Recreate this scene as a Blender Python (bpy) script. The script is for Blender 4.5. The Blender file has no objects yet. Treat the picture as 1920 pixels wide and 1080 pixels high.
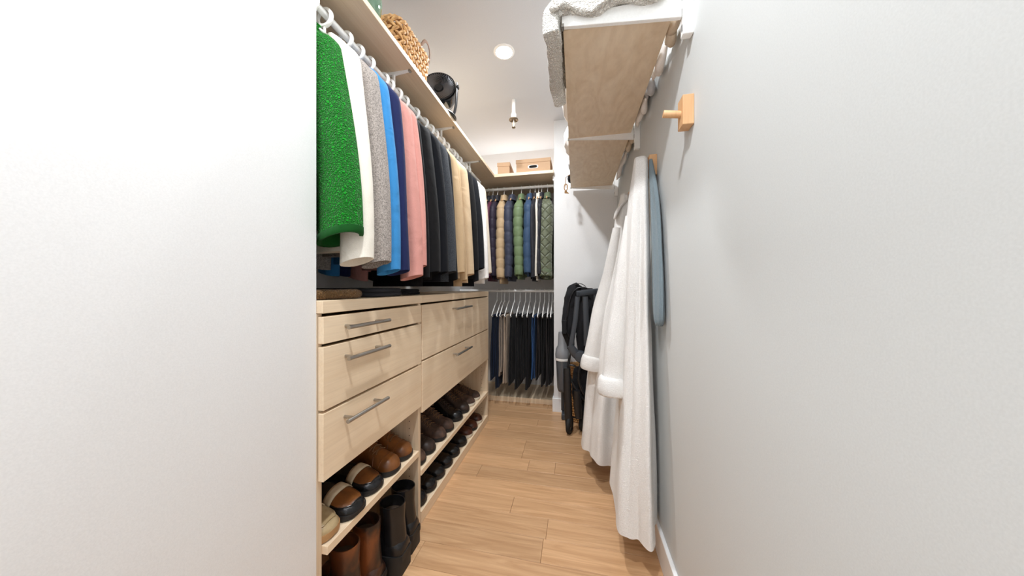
import bpy, bmesh, math, random
from mathutils import Vector, Matrix, noise
random.seed(7)
PI = math.pi
sc = bpy.context.scene
COL = sc.collection

# ------------------------------------------------------------------ camera
F_PX, CX, HY, CAM_H = 565.0, 960.0, 537.0, 1.07
YAW = math.atan(120 / F_PX)
cam_d = bpy.data.cameras.new('camera')
cam = bpy.data.objects.new('camera', cam_d)
COL.objects.link(cam)
cam.location = (0, 0, CAM_H)
cam.rotation_euler = (PI / 2, 0, YAW)
cam_d.sensor_width = 36
cam_d.lens = F_PX / 1920 * 36
cam_d.shift_y = (HY - 540) / 1920
cam_d.clip_start = 0.02
sc.camera = cam
sS, cS = math.sin(YAW), math.cos(YAW)
VD, VR = Vector((-sS, cS, 0)), Vector((cS, sS, 0))


def on(px, py, axis, val):
    """the point where the ray through a photo pixel meets a plane of the room"""
    v = VD + VR * ((px - CX) / F_PX) + Vector((0, 0, (HY - py) / F_PX))
    o = Vector((0, 0, CAM_H))
    return o + v * ((val - o[axis]) / v[axis])


# ------------------------------------------------------------------ light
sc.view_settings.view_transform = 'Standard'
sc.view_settings.look = 'None'
sc.view_settings.gamma = 1
sc.view_settings.use_curve_mapping = False
sc.view_settings.exposure = 0.74
sc.cycles.diffuse_bounces = 8
w = bpy.data.worlds.new('world')
sc.world = w
w.use_nodes = True
w.node_tree.nodes['Background'].inputs[0].default_value = (0.95, 0.97, 1, 1)
w.node_tree.nodes['Background'].inputs[1].default_value = 0.5


def area_light(name, loc, rot, size, power, color=(1, 1, 1), size_y=None, shape=None, spread=None):
    l = bpy.data.lights.new(name, 'AREA')
    l.energy = power
    l.color = color
    l.shape = shape or ('RECTANGLE' if size_y else 'SQUARE')
    l.size = size
    if size_y:
        l.size_y = size_y
    if spread:
        l.spread = spread
    o = bpy.data.objects.new(name, l)
    COL.objects.link(o)
    o.location = loc
    o.rotation_euler = rot
    return o


# soft fill light added in the unseen doorway behind the camera, tinted like daylight
area_light('doorway_fill', (-0.18, -1.25, 1.15), (PI / 2, 0, PI), 0.78, 24, (0.93, 0.965, 1), 1.9)
LAMP_Y = (1.774, 0.35, -0.75)          # recessed ceiling downlights along the aisle
LAMP_X = (-0.426, -0.20, -0.20)
CEIL = 2.49
XL, XR, XRET, YRET, YB, YBR, XCOL = -1.12, 0.33, -0.70, 0.70, 3.13, 2.60, -0.185
XD = -0.68                              # dresser front

# ------------------------------------------------------------------ materials


def lin(c):
    c = c / 255
    return c / 12.92 if c <= 0.04045 else ((c + 0.055) / 1.055) ** 2.4


def rgb(r, g, b):
    return (lin(r), lin(g), lin(b), 1)


class NT:
    def __init__(s, name):
        s.m = bpy.data.materials.new(name)
        s.m.use_nodes = True
        s.t = s.m.node_tree
        s.b = s.t.nodes['Principled BSDF']

    def n(s, ty, **k):
        x = s.t.nodes.new(ty)
        for a, v in k.items():
            if a.startswith('i_'):
                x.inputs[a[2:].replace('_', ' ')].default_value = v
            else:
                setattr(x, a, v)
        return x

    def l(s, a, ao, b, bi):
        s.t.links.new(a.outputs[ao], b.inputs[bi])

    def coord(s, scale=(1, 1, 1), rot=(0, 0, 0), rnd=True):
        tc = s.n('ShaderNodeTexCoord')
        mp = s.n('ShaderNodeMapping')
        mp.inputs['Scale'].default_value = scale
        mp.inputs['Rotation'].default_value = rot
        if rnd:
            oi = s.n('ShaderNodeObjectInfo')
            ad = s.n('ShaderNodeVectorMath', operation='MULTIPLY_ADD')
            s.l(oi, 'Random', ad, 0)
            ad.inputs[1].default_value = (17.3, 9.1, 13.7)
            s.l(tc, 'Object', ad, 2)
            s.l(ad, 'Vector', mp, 'Vector')
        else:
            s.l(tc, 'Object', mp, 'Vector')
        return mp

    def bump(s, src, out, strength, dist=0.002):
        bp = s.n('ShaderNodeBump')
        bp.inputs['Strength'].default_value = strength
        bp.inputs['Distance'].default_value = dist
        s.l(src, out, bp, 'Height')
        s.l(bp, 'Normal', s.b, 'Normal')
        return bp


def setp(b, **k):
    for a, v in k.items():
        b.inputs[a.replace('_', ' ')].default_value = v


def ramp(t, c0, c1, p0=0.3, p1=0.7):
    r = t.n('ShaderNodeValToRGB')
    r.color_ramp.elements[0].color = c0
    r.color_ramp.elements[1].color = c1
    r.color_ramp.elements[0].position = p0
    r.color_ramp.elements[1].position = p1
    return r


def plain(name, c, rough=0.5, metal=0, bump=0, bscale=200, coat=0, spec=0.5):
    t = NT(name)
    n = t.n('ShaderNodeTexNoise', i_Scale=bscale)
    t.l(t.coord(), 'Vector', n, 'Vector')
    r = ramp(t, tuple(x * 0.97 for x in c[:3]) + (1,), tuple(min(1, x * 1.03) for x in c[:3]) + (1,))
    t.l(n, 'Fac', r, 'Fac')
    t.l(r, 'Color', t.b, 'Base Color')
    setp(t.b, Roughness=rough, Metallic=metal, Coat_Weight=coat, Specular_IOR_Level=spec)
    if bump:
        t.bump(n, 'Fac', bump)
    return t.m


def wood(name, c0, c1, scale, detail=5, dist=1.2, rough=0.45, tint=0.0, bump=0.08, fine=True):
    t = NT(name)
    mp = t.coord(scale)
    n = t.n('ShaderNodeTexNoise', i_Scale=1.0, i_Detail=detail, i_Roughness=0.55, i_Distortion=dist)
    t.l(mp, 'Vector', n, 'Vector')
    r = ramp(t, c0, c1, 0.32, 0.68)
    t.l(n, 'Fac', r, 'Fac')
    out = r
    if fine:
        mp2 = t.coord(tuple(x * 7 if x > max(scale) * 0.3 else x * 1.5 for x in scale))
        n2 = t.n('ShaderNodeTexNoise', i_Scale=1.0, i_Detail=3)
        t.l(mp2, 'Vector', n2, 'Vector')
        mx = t.n('ShaderNodeMix', data_type='RGBA', blend_type='MULTIPLY')
        mx.inputs[0].default_value = 0.13
        r2 = ramp(t, (0.55, 0.5, 0.45, 1), (1, 1, 1, 1), 0.35, 0.6)
        t.l(n2, 'Fac', r2, 'Fac')
        t.l(r, 'Color', mx, 6)
        t.l(r2, 'Color', mx, 7)
        out = mx
        oc = 2
    else:
        oc = 0
    if tint:
        oi = t.n('ShaderNodeObjectInfo')
        hs = t.n('ShaderNodeHueSaturation')
        mr = t.n('ShaderNodeMapRange')
        mr.inputs['To Min'].default_value = 1 - tint
        mr.inputs['To Max'].default_value = 1 + tint
        t.l(oi, 'Random', mr, 'Value')
        t.l(mr, 'Result', hs, 'Value')
        t.l(out, oc, hs, 'Color')
        t.l(hs, 'Color', t.b, 'Base Color')
    else:
        t.l(out, oc, t.b, 'Base Color')
    setp(t.b, Roughness=rough)
    t.bump(n, 'Fac', bump, 0.001)
    return t.m


def cloth(name, c, rough=0.9, weave=900, bump=0.25, wrinkle=0.25, sheen=0.03, var=0.12, wscale=14):
    t = NT(name)
    mp = t.coord()
    n = t.n('ShaderNodeTexNoise', i_Scale=weave, i_Detail=2)
    t.l(mp, 'Vector', n, 'Vector')
    n2 = t.n('ShaderNodeTexNoise', i_Scale=wscale, i_Detail=3, i_Distortion=0.6)
    t.l(mp, 'Vector', n2, 'Vector')
    lo = tuple(x * (1 - var) for x in c[:3]) + (1,)
    hi = tuple(min(1, x * (1 + var)) for x in c[:3]) + (1,)
    r = ramp(t, lo, hi)
    t.l(n, 'Fac', r, 'Fac')
    t.l(r, 'Color', t.b, 'Base Color')
    setp(t.b, Roughness=rough, Sheen_Weight=sheen, Specular_IOR_Level=0.25)
    b1 = t.n('ShaderNodeBump', i_Strength=wrinkle, i_Distance=0.012)
    t.l(n2, 'Fac', b1, 'Height')
    b2 = t.n('ShaderNodeBump', i_Strength=bump, i_Distance=0.001)
    t.l(n, 'Fac', b2, 'Height')
    t.l(b1, 'Normal', b2, 'Normal')
    t.l(b2, 'Normal', t.b, 'Normal')
    return t.m


def fleece(name, c, scale=130, bump=0.8, dist=0.006, dark=0.45):
    """curly pile: thresholded cells"""
    t = NT(name)
    mp = t.coord()
    nz = t.n('ShaderNodeTexNoise', i_Scale=scale * 0.4, i_Detail=2)
    t.l(mp, 'Vector', nz, 'Vector')
    mx = t.n('ShaderNodeMix', data_type='VECTOR')
    mx.inputs[0].default_value = 0.02
    t.l(mp, 'Vector', mx, 4)
    t.l(nz, 'Color', mx, 5)
    v = t.n('ShaderNodeTexVoronoi', feature='DISTANCE_TO_EDGE', i_Scale=scale)
    t.l(mx, 1, v, 'Vector')
    r = ramp(t, tuple(x * dark for x in c[:3]) + (1,), c, 0.0, 0.22)
    t.l(v, 'Distance', r, 'Fac')
    t.l(r, 'Color', t.b, 'Base Color')
    setp(t.b, Roughness=0.95, Sheen_Weight=0.12, Specular_IOR_Level=0.1)
    r2 = ramp(t, (0, 0, 0, 1), (1, 1, 1, 1), 0.0, 0.3)
    t.l(v, 'Distance', r2, 'Fac')
    t.bump(r2, 'Color', bump, dist)
    return t.m


def leather(name, c, c2=None, rough=0.38, scale=22, p0=0.35, p1=0.7):
    t = NT(name)
    mp = t.coord()
    n = t.n('ShaderNodeTexNoise', i_Scale=scale, i_Detail=4, i_Distortion=0.5)
    t.l(mp, 'Vector', n, 'Vector')
    r = ramp(t, c2 or tuple(x * 0.55 for x in c[:3]) + (1,), c, p0, p1)
    t.l(n, 'Fac', r, 'Fac')
    t.l(r, 'Color', t.b, 'Base Color')
    setp(t.b, Roughness=rough, Specular_IOR_Level=0.45)
    v = t.n('ShaderNodeTexNoise', i_Scale=420, i_Detail=3)
    t.l(mp, 'Vector', v, 'Vector')
    t.bump(v, 'Fac', 0.25, 0.001)
    return t.m


def quilt(name, c, s=0.05):
    """diamond stitching as fine relief"""
    t = NT(name)
    out = []
    for k in (1, -1):
        mp = t.coord((1, 1, 1), (k * PI / 4 if False else 0, 0, 0), rnd=False)
        sx = t.n('ShaderNodeSeparateXYZ')
        t.l(mp, 'Vector', sx, 'Vector')
        ad = t.n('ShaderNodeMath', operation='MULTIPLY_ADD')
        t.l(sx, 'Y', ad, 0)
        ad.inputs[1].default_value = k * 1.0
        t.l(sx, 'Z', ad, 2)
        pp = t.n('ShaderNodeMath', operation='PINGPONG')
        pp.inputs[1].default_value = s / 2
        t.l(ad, 'Value', pp, 0)
        out.append(pp)
    mn = t.n('ShaderNodeMath', operation='MINIMUM')
    t.l(out[0], 0, mn, 0)
    t.l(out[1], 0, mn, 1)
    mr = t.n('ShaderNodeMapRange')
    mr.inputs['From Max'].default_value = s * 0.16
    t.l(mn, 0, mr, 'Value')
    r = ramp(t, tuple(x * 0.45 for x in c[:3]) + (1,), c, 0.0, 0.35)
    t.l(mr, 'Result', r, 'Fac')
    t.l(r, 'Color', t.b, 'Base Color')
    setp(t.b, Roughness=0.55, Sheen_Weight=0.1)
    t.bump(mr, 'Result', 0.8, 0.006)
    return t.m


def glow(name, c, s):
    t = NT(name)
    setp(t.b, Emission_Color=c, Emission_Strength=s, Base_Color=(1, 1, 1, 1))
    return t.m


M = {}
M['wall'] = plain('wall_paint', rgb(226, 226, 226), 0.65, bump=0.03, bscale=400)
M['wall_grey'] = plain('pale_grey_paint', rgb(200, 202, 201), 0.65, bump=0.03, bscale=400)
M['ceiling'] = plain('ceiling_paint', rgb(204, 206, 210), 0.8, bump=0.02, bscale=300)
M['trim'] = plain('trim_paint', rgb(238, 238, 238), 0.4)
M['maple'] = wood('maple_veneer', rgb(228, 204, 172), rgb(236, 215, 186), (30, 2.0, 30), dist=0.8, bump=0.03)
M['maple_x'] = wood('maple_veneer_crosswise', rgb(228, 204, 172), rgb(236, 215, 186), (2.0, 30, 30), dist=0.8, bump=0.03)
M['maple_z'] = wood('maple_veneer_upright', rgb(206, 184, 156), rgb(222, 204, 178), (38, 38, 2.2), dist=0.8, bump=0.03)
M['birch'] = wood('birch_plywood', rgb(226, 204, 174), rgb(238, 220, 194), (9, 3.5, 9), dist=3.2, bump=0.02, fine=True, detail=3)
M['oak'] = wood('oak_plank', rgb(186, 144, 104), rgb(212, 171, 130), (2.4, 34, 34), dist=1.6, rough=0.36, tint=0.11, bump=0.06)
M['beech'] = wood('beech', rgb(206, 158, 112), rgb(224, 182, 136), (30, 30, 4), dist=0.5, rough=0.5)
M['dark'] = plain('dark_void', rgb(20, 17, 15), 0.9)
M['white_metal'] = plain('white_powder_coat', rgb(246, 246, 244), 0.4)
M['white_plastic'] = plain('white_plastic', rgb(248, 247, 244), 0.35)
M['steel'] = plain('brushed_steel', rgb(176, 172, 166), 0.3, 1.0)
M['brass'] = plain('sprinkler_brass', rgb(150, 135, 115), 0.35, 0.9)
M['kraft'] = plain('kraft_board', rgb(193, 160, 128), 0.8, bscale=300)
M['black'] = plain('black_plastic', rgb(24, 24, 26), 0.35)
M['black_gloss'] = plain('black_gloss', rgb(20, 20, 22), 0.16)
M['grey_plastic'] = plain('grey_plastic', rgb(140, 142, 146), 0.35)
M['charcoal_metal'] = plain('charcoal_tube', rgb(70, 75, 82), 0.35, 0.3)
M['rubber'] = plain('rubber', rgb(22, 21, 21), 0.7)
M['wicker'] = leather('wicker_reed', rgb(214, 168, 112), rgb(140, 96, 56), 0.55, 60, 0.25, 0.6)
M['strap_tan'] = leather('tan_leather', rgb(128, 96, 74), rgb(104, 76, 56), 0.85)
M['tan_strap2'] = leather('ochre_leather', rgb(176, 136, 84), rgb(150, 110, 66), 0.5)
g = NT('green_glass')
setp(g.b, Base_Color=rgb(170, 205, 182), Transmission_Weight=0.75, Roughness=0.04, IOR=1.45)
M['glass'] = g.m
M['smoke'] = NT('smoke_plastic').m
setp(M['smoke'].node_tree.nodes['Principled BSDF'], Base_Color=rgb(120, 125, 132), Transmission_Weight=0.5, Roughness=0.12)
M['lamp'] = glow('lamp_lens', (1, 0.97, 0.93, 1), 14)
M['led'] = glow('led_lens', (1, 0.98, 0.96, 1), 5)
M['terry'] = fleece('terry_white', rgb(246, 244, 241), 210, 0.5, 0.004, 0.90)
M['terry_blue'] = fleece('terry_blue', rgb(126, 140, 147), 260, 0.3, 0.002, 0.88)
M['blanket'] = fleece('sherpa_blanket', rgb(240, 236, 228), 130, 0.8, 0.006, 0.82)
M['linen'] = cloth('white_linen', rgb(238, 233, 228), wrinkle=0.5)
M['linen_beige'] = cloth('beige_linen', rgb(214, 198, 176), wrinkle=0.5)
M['linen_grey'] = cloth('grey_linen', rgb(190, 190, 192), wrinkle=0.5)

# ------------------------------------------------------------------ mesh helpers


class MB:
    def __init__(s):
        s.v, s.f = [], []

    def add(s, vs, fs):
        o = len(s.v)
        s.v += [tuple(p) for p in vs]
        s.f += [tuple(i + o for i in q) for q in fs]
        return s

    def box(s, x0, x1, y0, y1, z0, z1):
        return s.add([(x, y, z) for z in (z0, z1) for y in (y0, y1) for x in (x0, x1)],
                     [(0, 2, 3, 1), (4, 5, 7, 6), (0, 1, 5, 4), (2, 6, 7, 3), (0, 4, 6, 2), (1, 3, 7, 5)])

    def loft(s, rings, cap0=True, cap1=True, closed=True):
        n = len(rings[0])
        vs = [p for r in rings for p in r]
        fs = []
        for i in range(len(rings) - 1):
            for j in range(n if closed else n - 1):
                k = (j + 1) % n
                fs.append((i * n + j, i * n + k, (i + 1) * n + k, (i + 1) * n + j))
        if cap0:
            fs.append(tuple(reversed(range(n))))
        if cap1:
            fs.append(tuple(range((len(rings) - 1) * n, len(rings) * n)))
        return s.add(vs, fs)

    def tube(s, pts, rad, n=10, caps=True, ref=None, sq=1.0):
        """rad: number, list of numbers, or list of (a, b); ref: direction kept as the a-axis; sq<1 squarer"""
        pts = [Vector(p) for p in pts]
        if not isinstance(rad, (list,)):
            rad = [rad] * len(pts)
        rings, prev = [], None
        for i, p in enumerate(pts):
            t = (pts[min(i + 1, len(pts) - 1)] - pts[max(i - 1, 0)]).normalized()
            if ref is not None:
                a = Vector(ref)
            elif prev is None:
                a = Vector((0, 0, 1)) if abs(t.z) < 0.9 else Vector((1, 0, 0))
            else:
                a = prev
            a = (a - t * a.dot(t)).normalized()
            prev = a
            b = t.cross(a)
            r = rad[i]
            ra, rb = r if isinstance(r, tuple) else (r, r)
            ring = []
            for k in range(n):
                q = 2 * PI * k / n
                c_, s_ = math.cos(q), math.sin(q)
                if sq != 1.0:
                    c_ = math.copysign(abs(c_) ** sq, c_)
                    s_ = math.copysign(abs(s_) ** sq, s_)
                ring.append(p + a * (ra * c_) + b * (rb * s_))
            rings.append(ring)
        return s.loft(rings, caps, caps)

    def lathe(s, prof, n=24, c=(0, 0, 0), cap0=False, cap1=False, mat=None):
        rings = []
        for r, z in prof:
            ring = []
            for k in range(n):
                p = Vector((r * math.cos(2 * PI * k / n), r * math.sin(2 * PI * k / n), z))
                if mat is not None:
                    p = mat @ p
                ring.append(p + Vector(c))
            rings.append(ring)
        return s.loft(rings, cap0, cap1)

    def mesh(s, name, mat, smooth=True, bevel=0.0, seg=1):
        me = bpy.data.meshes.new(name)
        me.from_pydata(s.v, [], s.f)
        bm = bmesh.new()
        bm.from_mesh(me)
        bmesh.ops.recalc_face_normals(bm, faces=bm.faces)
        if bevel:
            bmesh.ops.bevel(bm, geom=list(bm.edges), offset=bevel, segments=seg, affect='EDGES', profile=0.5)
        bm.to_mesh(me)
        bm.free()
        me.materials.append(M[mat] if isinstance(mat, str) else mat)
        if smooth:
            me.polygons.foreach_set('use_smooth', [True] * len(me.polygons))
            try:
                me.set_sharp_from_angle(angle=math.radians(smooth if smooth is not True else 45))
            except Exception:
                pass
        return me

    def build(s, name, mat, parent=None, smooth=True, bevel=0.0, seg=1, loc=None, sub=0):
        o = bpy.data.objects.new(name, s.mesh(name, mat, smooth, bevel, seg))
        COL.objects.link(o)
        if parent is not None:
            o.parent = parent
        if loc is not None:
            o.location = loc
        if sub:
            md = o.modifiers.new('subdivision', 'SUBSURF')
            md.levels = md.render_levels = sub
        return o


def tag(o, label, cat=None, group=None, kind=None):
    o['label'] = label
    if cat:
        o['category'] = cat
    if group:
        o['group'] = group
    if kind:
        o['kind'] = kind
    return o


def thing(name, label, cat, loc=(0, 0, 0), rz=0, group=None):
    o = bpy.data.objects.new(name, None)
    o.empty_display_size = 0.05
    COL.objects.link(o)
    o.location = loc
    o.rotation_euler = (0, 0, rz)
    return tag(o, label, cat, group)


def copy_tree(o, parent=None):
    c = o.copy()
    COL.objects.link(c)
    c.parent = parent
    for ch in list(o.children):
        copy_tree(ch, c)
    return c


def bx(name, mat, x0, x1, y0, y1, z0, z1, parent=None, bevel=0.0015):
    """a box object with its origin at its base centre"""
    cx, cy = (x0 + x1) / 2, (y0 + y1) / 2
    return MB().box(x0 - cx, x1 - cx, y0 - cy, y1 - cy, 0, z1 - z0).build(name, mat, parent, False, bevel, loc=(cx, cy, z0))


def lerp(a, b, t):
    return a + (b - a) * t


def interp(keys, x):
    for (x0, y0), (x1, y1) in zip(keys, keys[1:]):
        if x <= x1:
            t = (x - x0) / (x1 - x0) if x1 > x0 else 0
            t = min(1, max(0, t))
            return lerp(y0, y1, t)
    return keys[-1][1]


def smooth_interp(keys, x):
    for (x0, y0), (x1, y1) in zip(keys, keys[1:]):
        if x <= x1:
            t = min(1, max(0, (x - x0) / (x1 - x0)))
            t = t * t * (3 - 2 * t)
            return lerp(y0, y1, t)
    return keys[-1][1]


# ------------------------------------------------------------------ the room
def struct(o, label):
    return tag(o, label, None, None, 'structure')


fl = struct(bx('floor', 'dark', XL, XR, -1.3, YB, -0.10, -0.012, bevel=0), 'light oak plank floor running across the closet aisle')
y = 1.164 - 0.1135 * 21
rows = []
while y < YB:
    rows.append((y, min(YB, y + 0.1135)))
    y += 0.1135
joints = {21: [-0.135, 0.9], 20: [-0.62], 22: [-0.125], 23: [-0.306], 24: [0.28], 25: [-0.55], 26: [-0.278, -0.12],
          27: [-0.333], 28: [-0.336], 29: [0.1], 30: [-0.5], 31: [-0.293], 32: [-0.05], 33: [-0.6]}
rj = random.Random(3)
for i, (y0, y1) in enumerate(rows):
    y0 = max(y0, -1.3)
    if y1 - y0 < 0.01:
        continue
    js = sorted(j for j in joints.get(i, [rj.uniform(-0.6, 0.2)]) if j < XR - 0.05)
    xs = [XL] + js + [XR]
    for a, b in zip(xs, xs[1:]):
        g0 = 0.0005
        bx('plank', 'oak', a + g0, b - g0, y0 + g0, y1 - g0, -0.012, 0, None, 0.0008).parent = fl
for o in fl.children:
    o.location = o.location - fl.location
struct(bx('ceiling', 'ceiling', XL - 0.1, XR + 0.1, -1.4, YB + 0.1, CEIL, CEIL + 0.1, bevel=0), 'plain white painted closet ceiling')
struct(bx('wall_left', 'wall', XL - 0.1, XL, YRET, YB + 0.1, -0.1, CEIL, bevel=0), 'white wall behind the dresser and hanging clothes')
struct(bx('wall_left_return', 'wall', XL - 0.1, XRET, -1.4, YRET, -0.1, CEIL, bevel=0), 'white wall block at the near end of the dresser')
struct(bx('wall_back', 'wall', XL - 0.1, XCOL, YB, YB + 0.1, -0.1, CEIL, bevel=0), 'white wall at the back of the hanging alcove')
struct(bx('wall_rear_right', 'wall', XCOL, XR + 0.1, YBR, YB + 0.1, -0.1, CEIL, bevel=0), 'white wall face beside the hanging alcove')
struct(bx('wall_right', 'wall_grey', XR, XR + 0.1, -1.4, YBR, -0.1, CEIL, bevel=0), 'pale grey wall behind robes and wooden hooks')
wf = MB()
for b in ((XRET, -0.6, 0, CEIL), (0.24, XR, 0, CEIL), (-0.6, 0.24, 2.1, CEIL)):
    wf.box(b[0], b[1], -1.4, -1.3, b[2], b[3])
struct(wf.build('wall_front', 'wall', None, False), 'wall with the open doorway into the closet')
struct(bx('baseboard_right', 'trim', XR - 0.014, XR, -1.3, YBR - 0.014, 0, 0.115, bevel=0.002), 'white baseboard along the wall under the robes')
struct(bx('baseboard_rear_right', 'trim', XCOL - 0.012, XR, YBR - 0.014, YBR, 0, 0.115, bevel=0.002), 'white baseboard along the wall face behind the stroller')
struct(bx('baseboard_alcove', 'trim', XCOL - 0.012, XCOL, YBR, 2.728, 0, 0.115, bevel=0.002), 'short white baseboard turning into the hanging alcove')
struct(bx('alcove_plinth', 'maple_x', XL, XCOL, 2.73, YB, 0, 0.046), 'low pale wood platform on the alcove floor under the trousers')


# recessed lamps: the first is in view, the others light the near end of the same aisle
def downlight(i, y, label):
    t = thing('ceiling_downlight', label, 'ceiling light', (LAMP_X[i], y, CEIL - 0.006), 0)
    MB().lathe([(0.050, 0), (0.058, 0.0), (0.064, 0.005), (0.064, 0.006)], 40).build('trim_ring', 'white_metal', t)
    MB().lathe([(0.0505, 0.002), (0.001, 0.0015)], 40).build('lens', 'lamp', t)
    area_light('downlight_beam', (LAMP_X[i], y, CEIL - 0.012), (0, 0, 0), 0.10, LAMP_W[i], (0.94, 0.97, 1.0), shape='DISK')


LAMP_W = (12, 13, 6)
downlight(0, LAMP_Y[0], 'round glowing recessed downlight in the ceiling near the sprinkler')
downlight(1, LAMP_Y[1], 'round recessed downlight in the ceiling before the dresser')
downlight(2, LAMP_Y[2], 'round recessed downlight in the ceiling inside the doorway')
# LED strip on the back shelf, behind the boxes, washing the ceiling
ls = tag(bx('led_strip', 'led', -1.05, XCOL - 0.03, 3.085, 3.10, 2.052, 2.062, bevel=0), 'slim glowing light strip behind the boxes on the alcove shelf', 'light strip')
area_light('led_strip_light', (-0.62, 3.06, 2.075), (PI, 0, 0), 0.85, 1.1, (1, 0.98, 0.95), 0.03)

# sprinkler
t = thing('fire_sprinkler', 'white fire sprinkler pipe hanging from the ceiling', 'sprinkler', (-0.464, 2.245, 2.272))
MB().lathe([(0.014, 0.218), (0.014, 0.10)], 16).build('pipe', 'white_plastic', t)
MB().lathe([(0.0, 0.112), (0.019, 0.11), (0.021, 0.10), (0.019, 0.075), (0.0, 0.072)], 18).build('collar', 'white_plastic', t)
MB().lathe([(0.012, 0.078), (0.034, 0.07), (0.036, 0.062), (0.030, 0.058), (0.012, 0.066), (0.0, 0.066)], 24).build('escutcheon', 'brass', t)
m = MB()
for s_ in (-1, 1):
    m.tube([(s_ * 0.010, 0, 0.064), (s_ * 0.011, 0, 0.04), (s_ * 0.004, 0, 0.018)], 0.0025, 6)
m.build('yoke', 'brass', t)
MB().tube([(0, 0, 0.064), (0, 0, 0.012)], 0.004, 8).build('bulb', 'white_plastic', t)
m = MB().lathe([(0.0, 0.012), (0.013, 0.010), (0.014, 0.004), (0.0, 0.0)], 16)
m.build('deflector', 'brass', t)
# ------------------------------------------------------------------ dresser


def part_box(name, mat, parent, x0, x1, y0, y1, z0, z1, bevel=0.0012):
    o = bx(name, mat, x0, x1, y0, y1, z0, z1, parent, bevel)
    o.location = o.location - parent.location
    return o


def pull(parent, x, y0, y1, z):
    """bar handle; coordinates local to the drawer front"""
    h = MB()
    h.tube([(x, y0, z), (x, y1, z)], 0.0062, 14)
    o = h.build('handle', 'steel', parent)
    for yy in (y0 + 0.028, y1 - 0.028):
        MB().tube([(x, yy, z), (0.009, yy, z)], 0.0048, 10).build('post', 'steel', o)
    o['label'] = 'brushed steel bar handle'
    return o


def drawer(unit, y0, y1, z0, z1, hy0, hy1, hz):
    d = part_box('drawer', 'maple', unit, XD - 0.018, XD, y0, y1, z0, z1)
    c = unit.location + d.location
    pull(d, 0.035 + 0.009, hy0 - c.y, hy1 - c.y, hz - c.z)
    b = MB().box(-0.36, -0.009, -(y1 - y0) / 2 + 0.02, (y1 - y0) / 2 - 0.02, 0.02, z1 - z0 - 0.02)
    b.build('drawer_box', 'maple', d, False)
    return d


YDIV = 1.2445
YEND = 2.305
L = thing('shoe_dresser', 'pale wood dresser unit with three drawers above boots and loafers', 'dresser', ((XL + XD) / 2, (YRET + YDIV) / 2, 0))
part_box('side_panel', 'maple_z', L, XL, XD - 0.02, YRET + 0.001, YRET + 0.019, 0, 0.994)
part_box('side_panel', 'maple_z', L, XL, XD - 0.006, YDIV - 0.02, YDIV, 0, 0.994)
part_box('back_panel', 'maple', L, XL, XL + 0.01, YRET + 0.019, YDIV - 0.02, 0, 0.994)
part_box('shelf', 'maple', L, XL + 0.01, XD - 0.002, YRET + 0.019, YDIV - 0.02, 0.315, 0.34)
drawer(L, YRET + 0.003, 1.2405, 0.9105, 0.9855, 0.757, 0.954, 0.951)
drawer(L, YRET + 0.003, 1.2405, 0.7260, 0.9015, 0.757, 0.954, 0.860)
drawer(L, YRET + 0.003, 1.2405, 0.5300, 0.7180, 0.753, 0.945, 0.679)
R = thing('shoe_dresser', 'pale wood dresser unit with two wide drawers above rows of shoes', 'dresser', ((XL + XD) / 2, (YDIV + YEND) / 2, 0))
part_box('side_panel', 'maple_z', R, XL, XD - 0.002, YEND - 0.02, YEND, 0, 0.994)
part_box('back_panel', 'maple', R, XL, XL + 0.01, YDIV + 0.001, YEND - 0.02, 0, 0.994)
part_box('shelf', 'maple', R, XL + 0.01, XD - 0.002, YDIV + 0.001, YEND - 0.02, 0.215, 0.24)
part_box('bottom_shelf', 'maple', R, XL + 0.01, XD - 0.002, YDIV + 0.001, YEND - 0.02, 0.0, 0.053)
drawer(R, 1.249, 2.301, 0.7365, 0.9855, 1.565, 1.815, 0.946)
drawer(R, 1.249, 2.301, 0.4980, 0.7285, 1.571, 1.815, 0.688)
# drilled shelf-pin holes up the two visible side panels
for u, yy, zs in ((L, YDIV - 0.0205, [0.37 + 0.032 * k for k in range(5)] + [0.06 + 0.032 * k for k in range(7)]), (R, YEND - 0.0205, [0.27 + 0.032 * k for k in range(7)] + [0.08 + 0.032 * k for k in range(4)])):
    m = MB()
    for x in (XD - 0.05, XD - 0.33):
        for z in zs:
            m.tube([(x - u.location.x, yy - u.location.y, z), (x - u.location.x, yy - u.location.y + 0.003, z)], 0.0022, 8)
    m.build('pin_holes', 'dark', u)['kind'] = 'stuff'
T = thing('dresser_worktop', 'continuous pale wood worktop lying across both dresser units', 'worktop', ((XL + XD) / 2, (YRET + YEND) / 2, 0.995))
part_box('board', 'maple', T, XL, XD, YRET + 0.001, YDIV - 0.0003, 0.995, 1.03)
part_box('board', 'maple', T, XL, XD, YDIV + 0.0003, YEND, 0.995, 1.03)


# ------------------------------------------------------------------ left and back shelves, rods
def wedge(parent, name, mat, p0, p1, h0, h1, w, along):
    """bracket arm under a board from p0 (wall) to p1 (tip); hangs h0 / h1 below"""
    m = MB()
    a, b = Vector(p0), Vector(p1)
    s = Vector((0, w / 2, 0)) if along == 'x' else Vector((w / 2, 0, 0))
    vs = []
    for p, h in ((a, h0), (b, h1)):
        vs += [p - s, p + s, p + s - Vector((0, 0, h)), p - s - Vector((0, 0, h))]
    m.add(vs, [(0, 1, 2, 3), (4, 7, 6, 5), (0, 4, 5, 1), (1, 5, 6, 2), (2, 6, 7, 3), (3, 7, 4, 0)])
    return m.build(name, mat, parent, False, 0.001)


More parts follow.
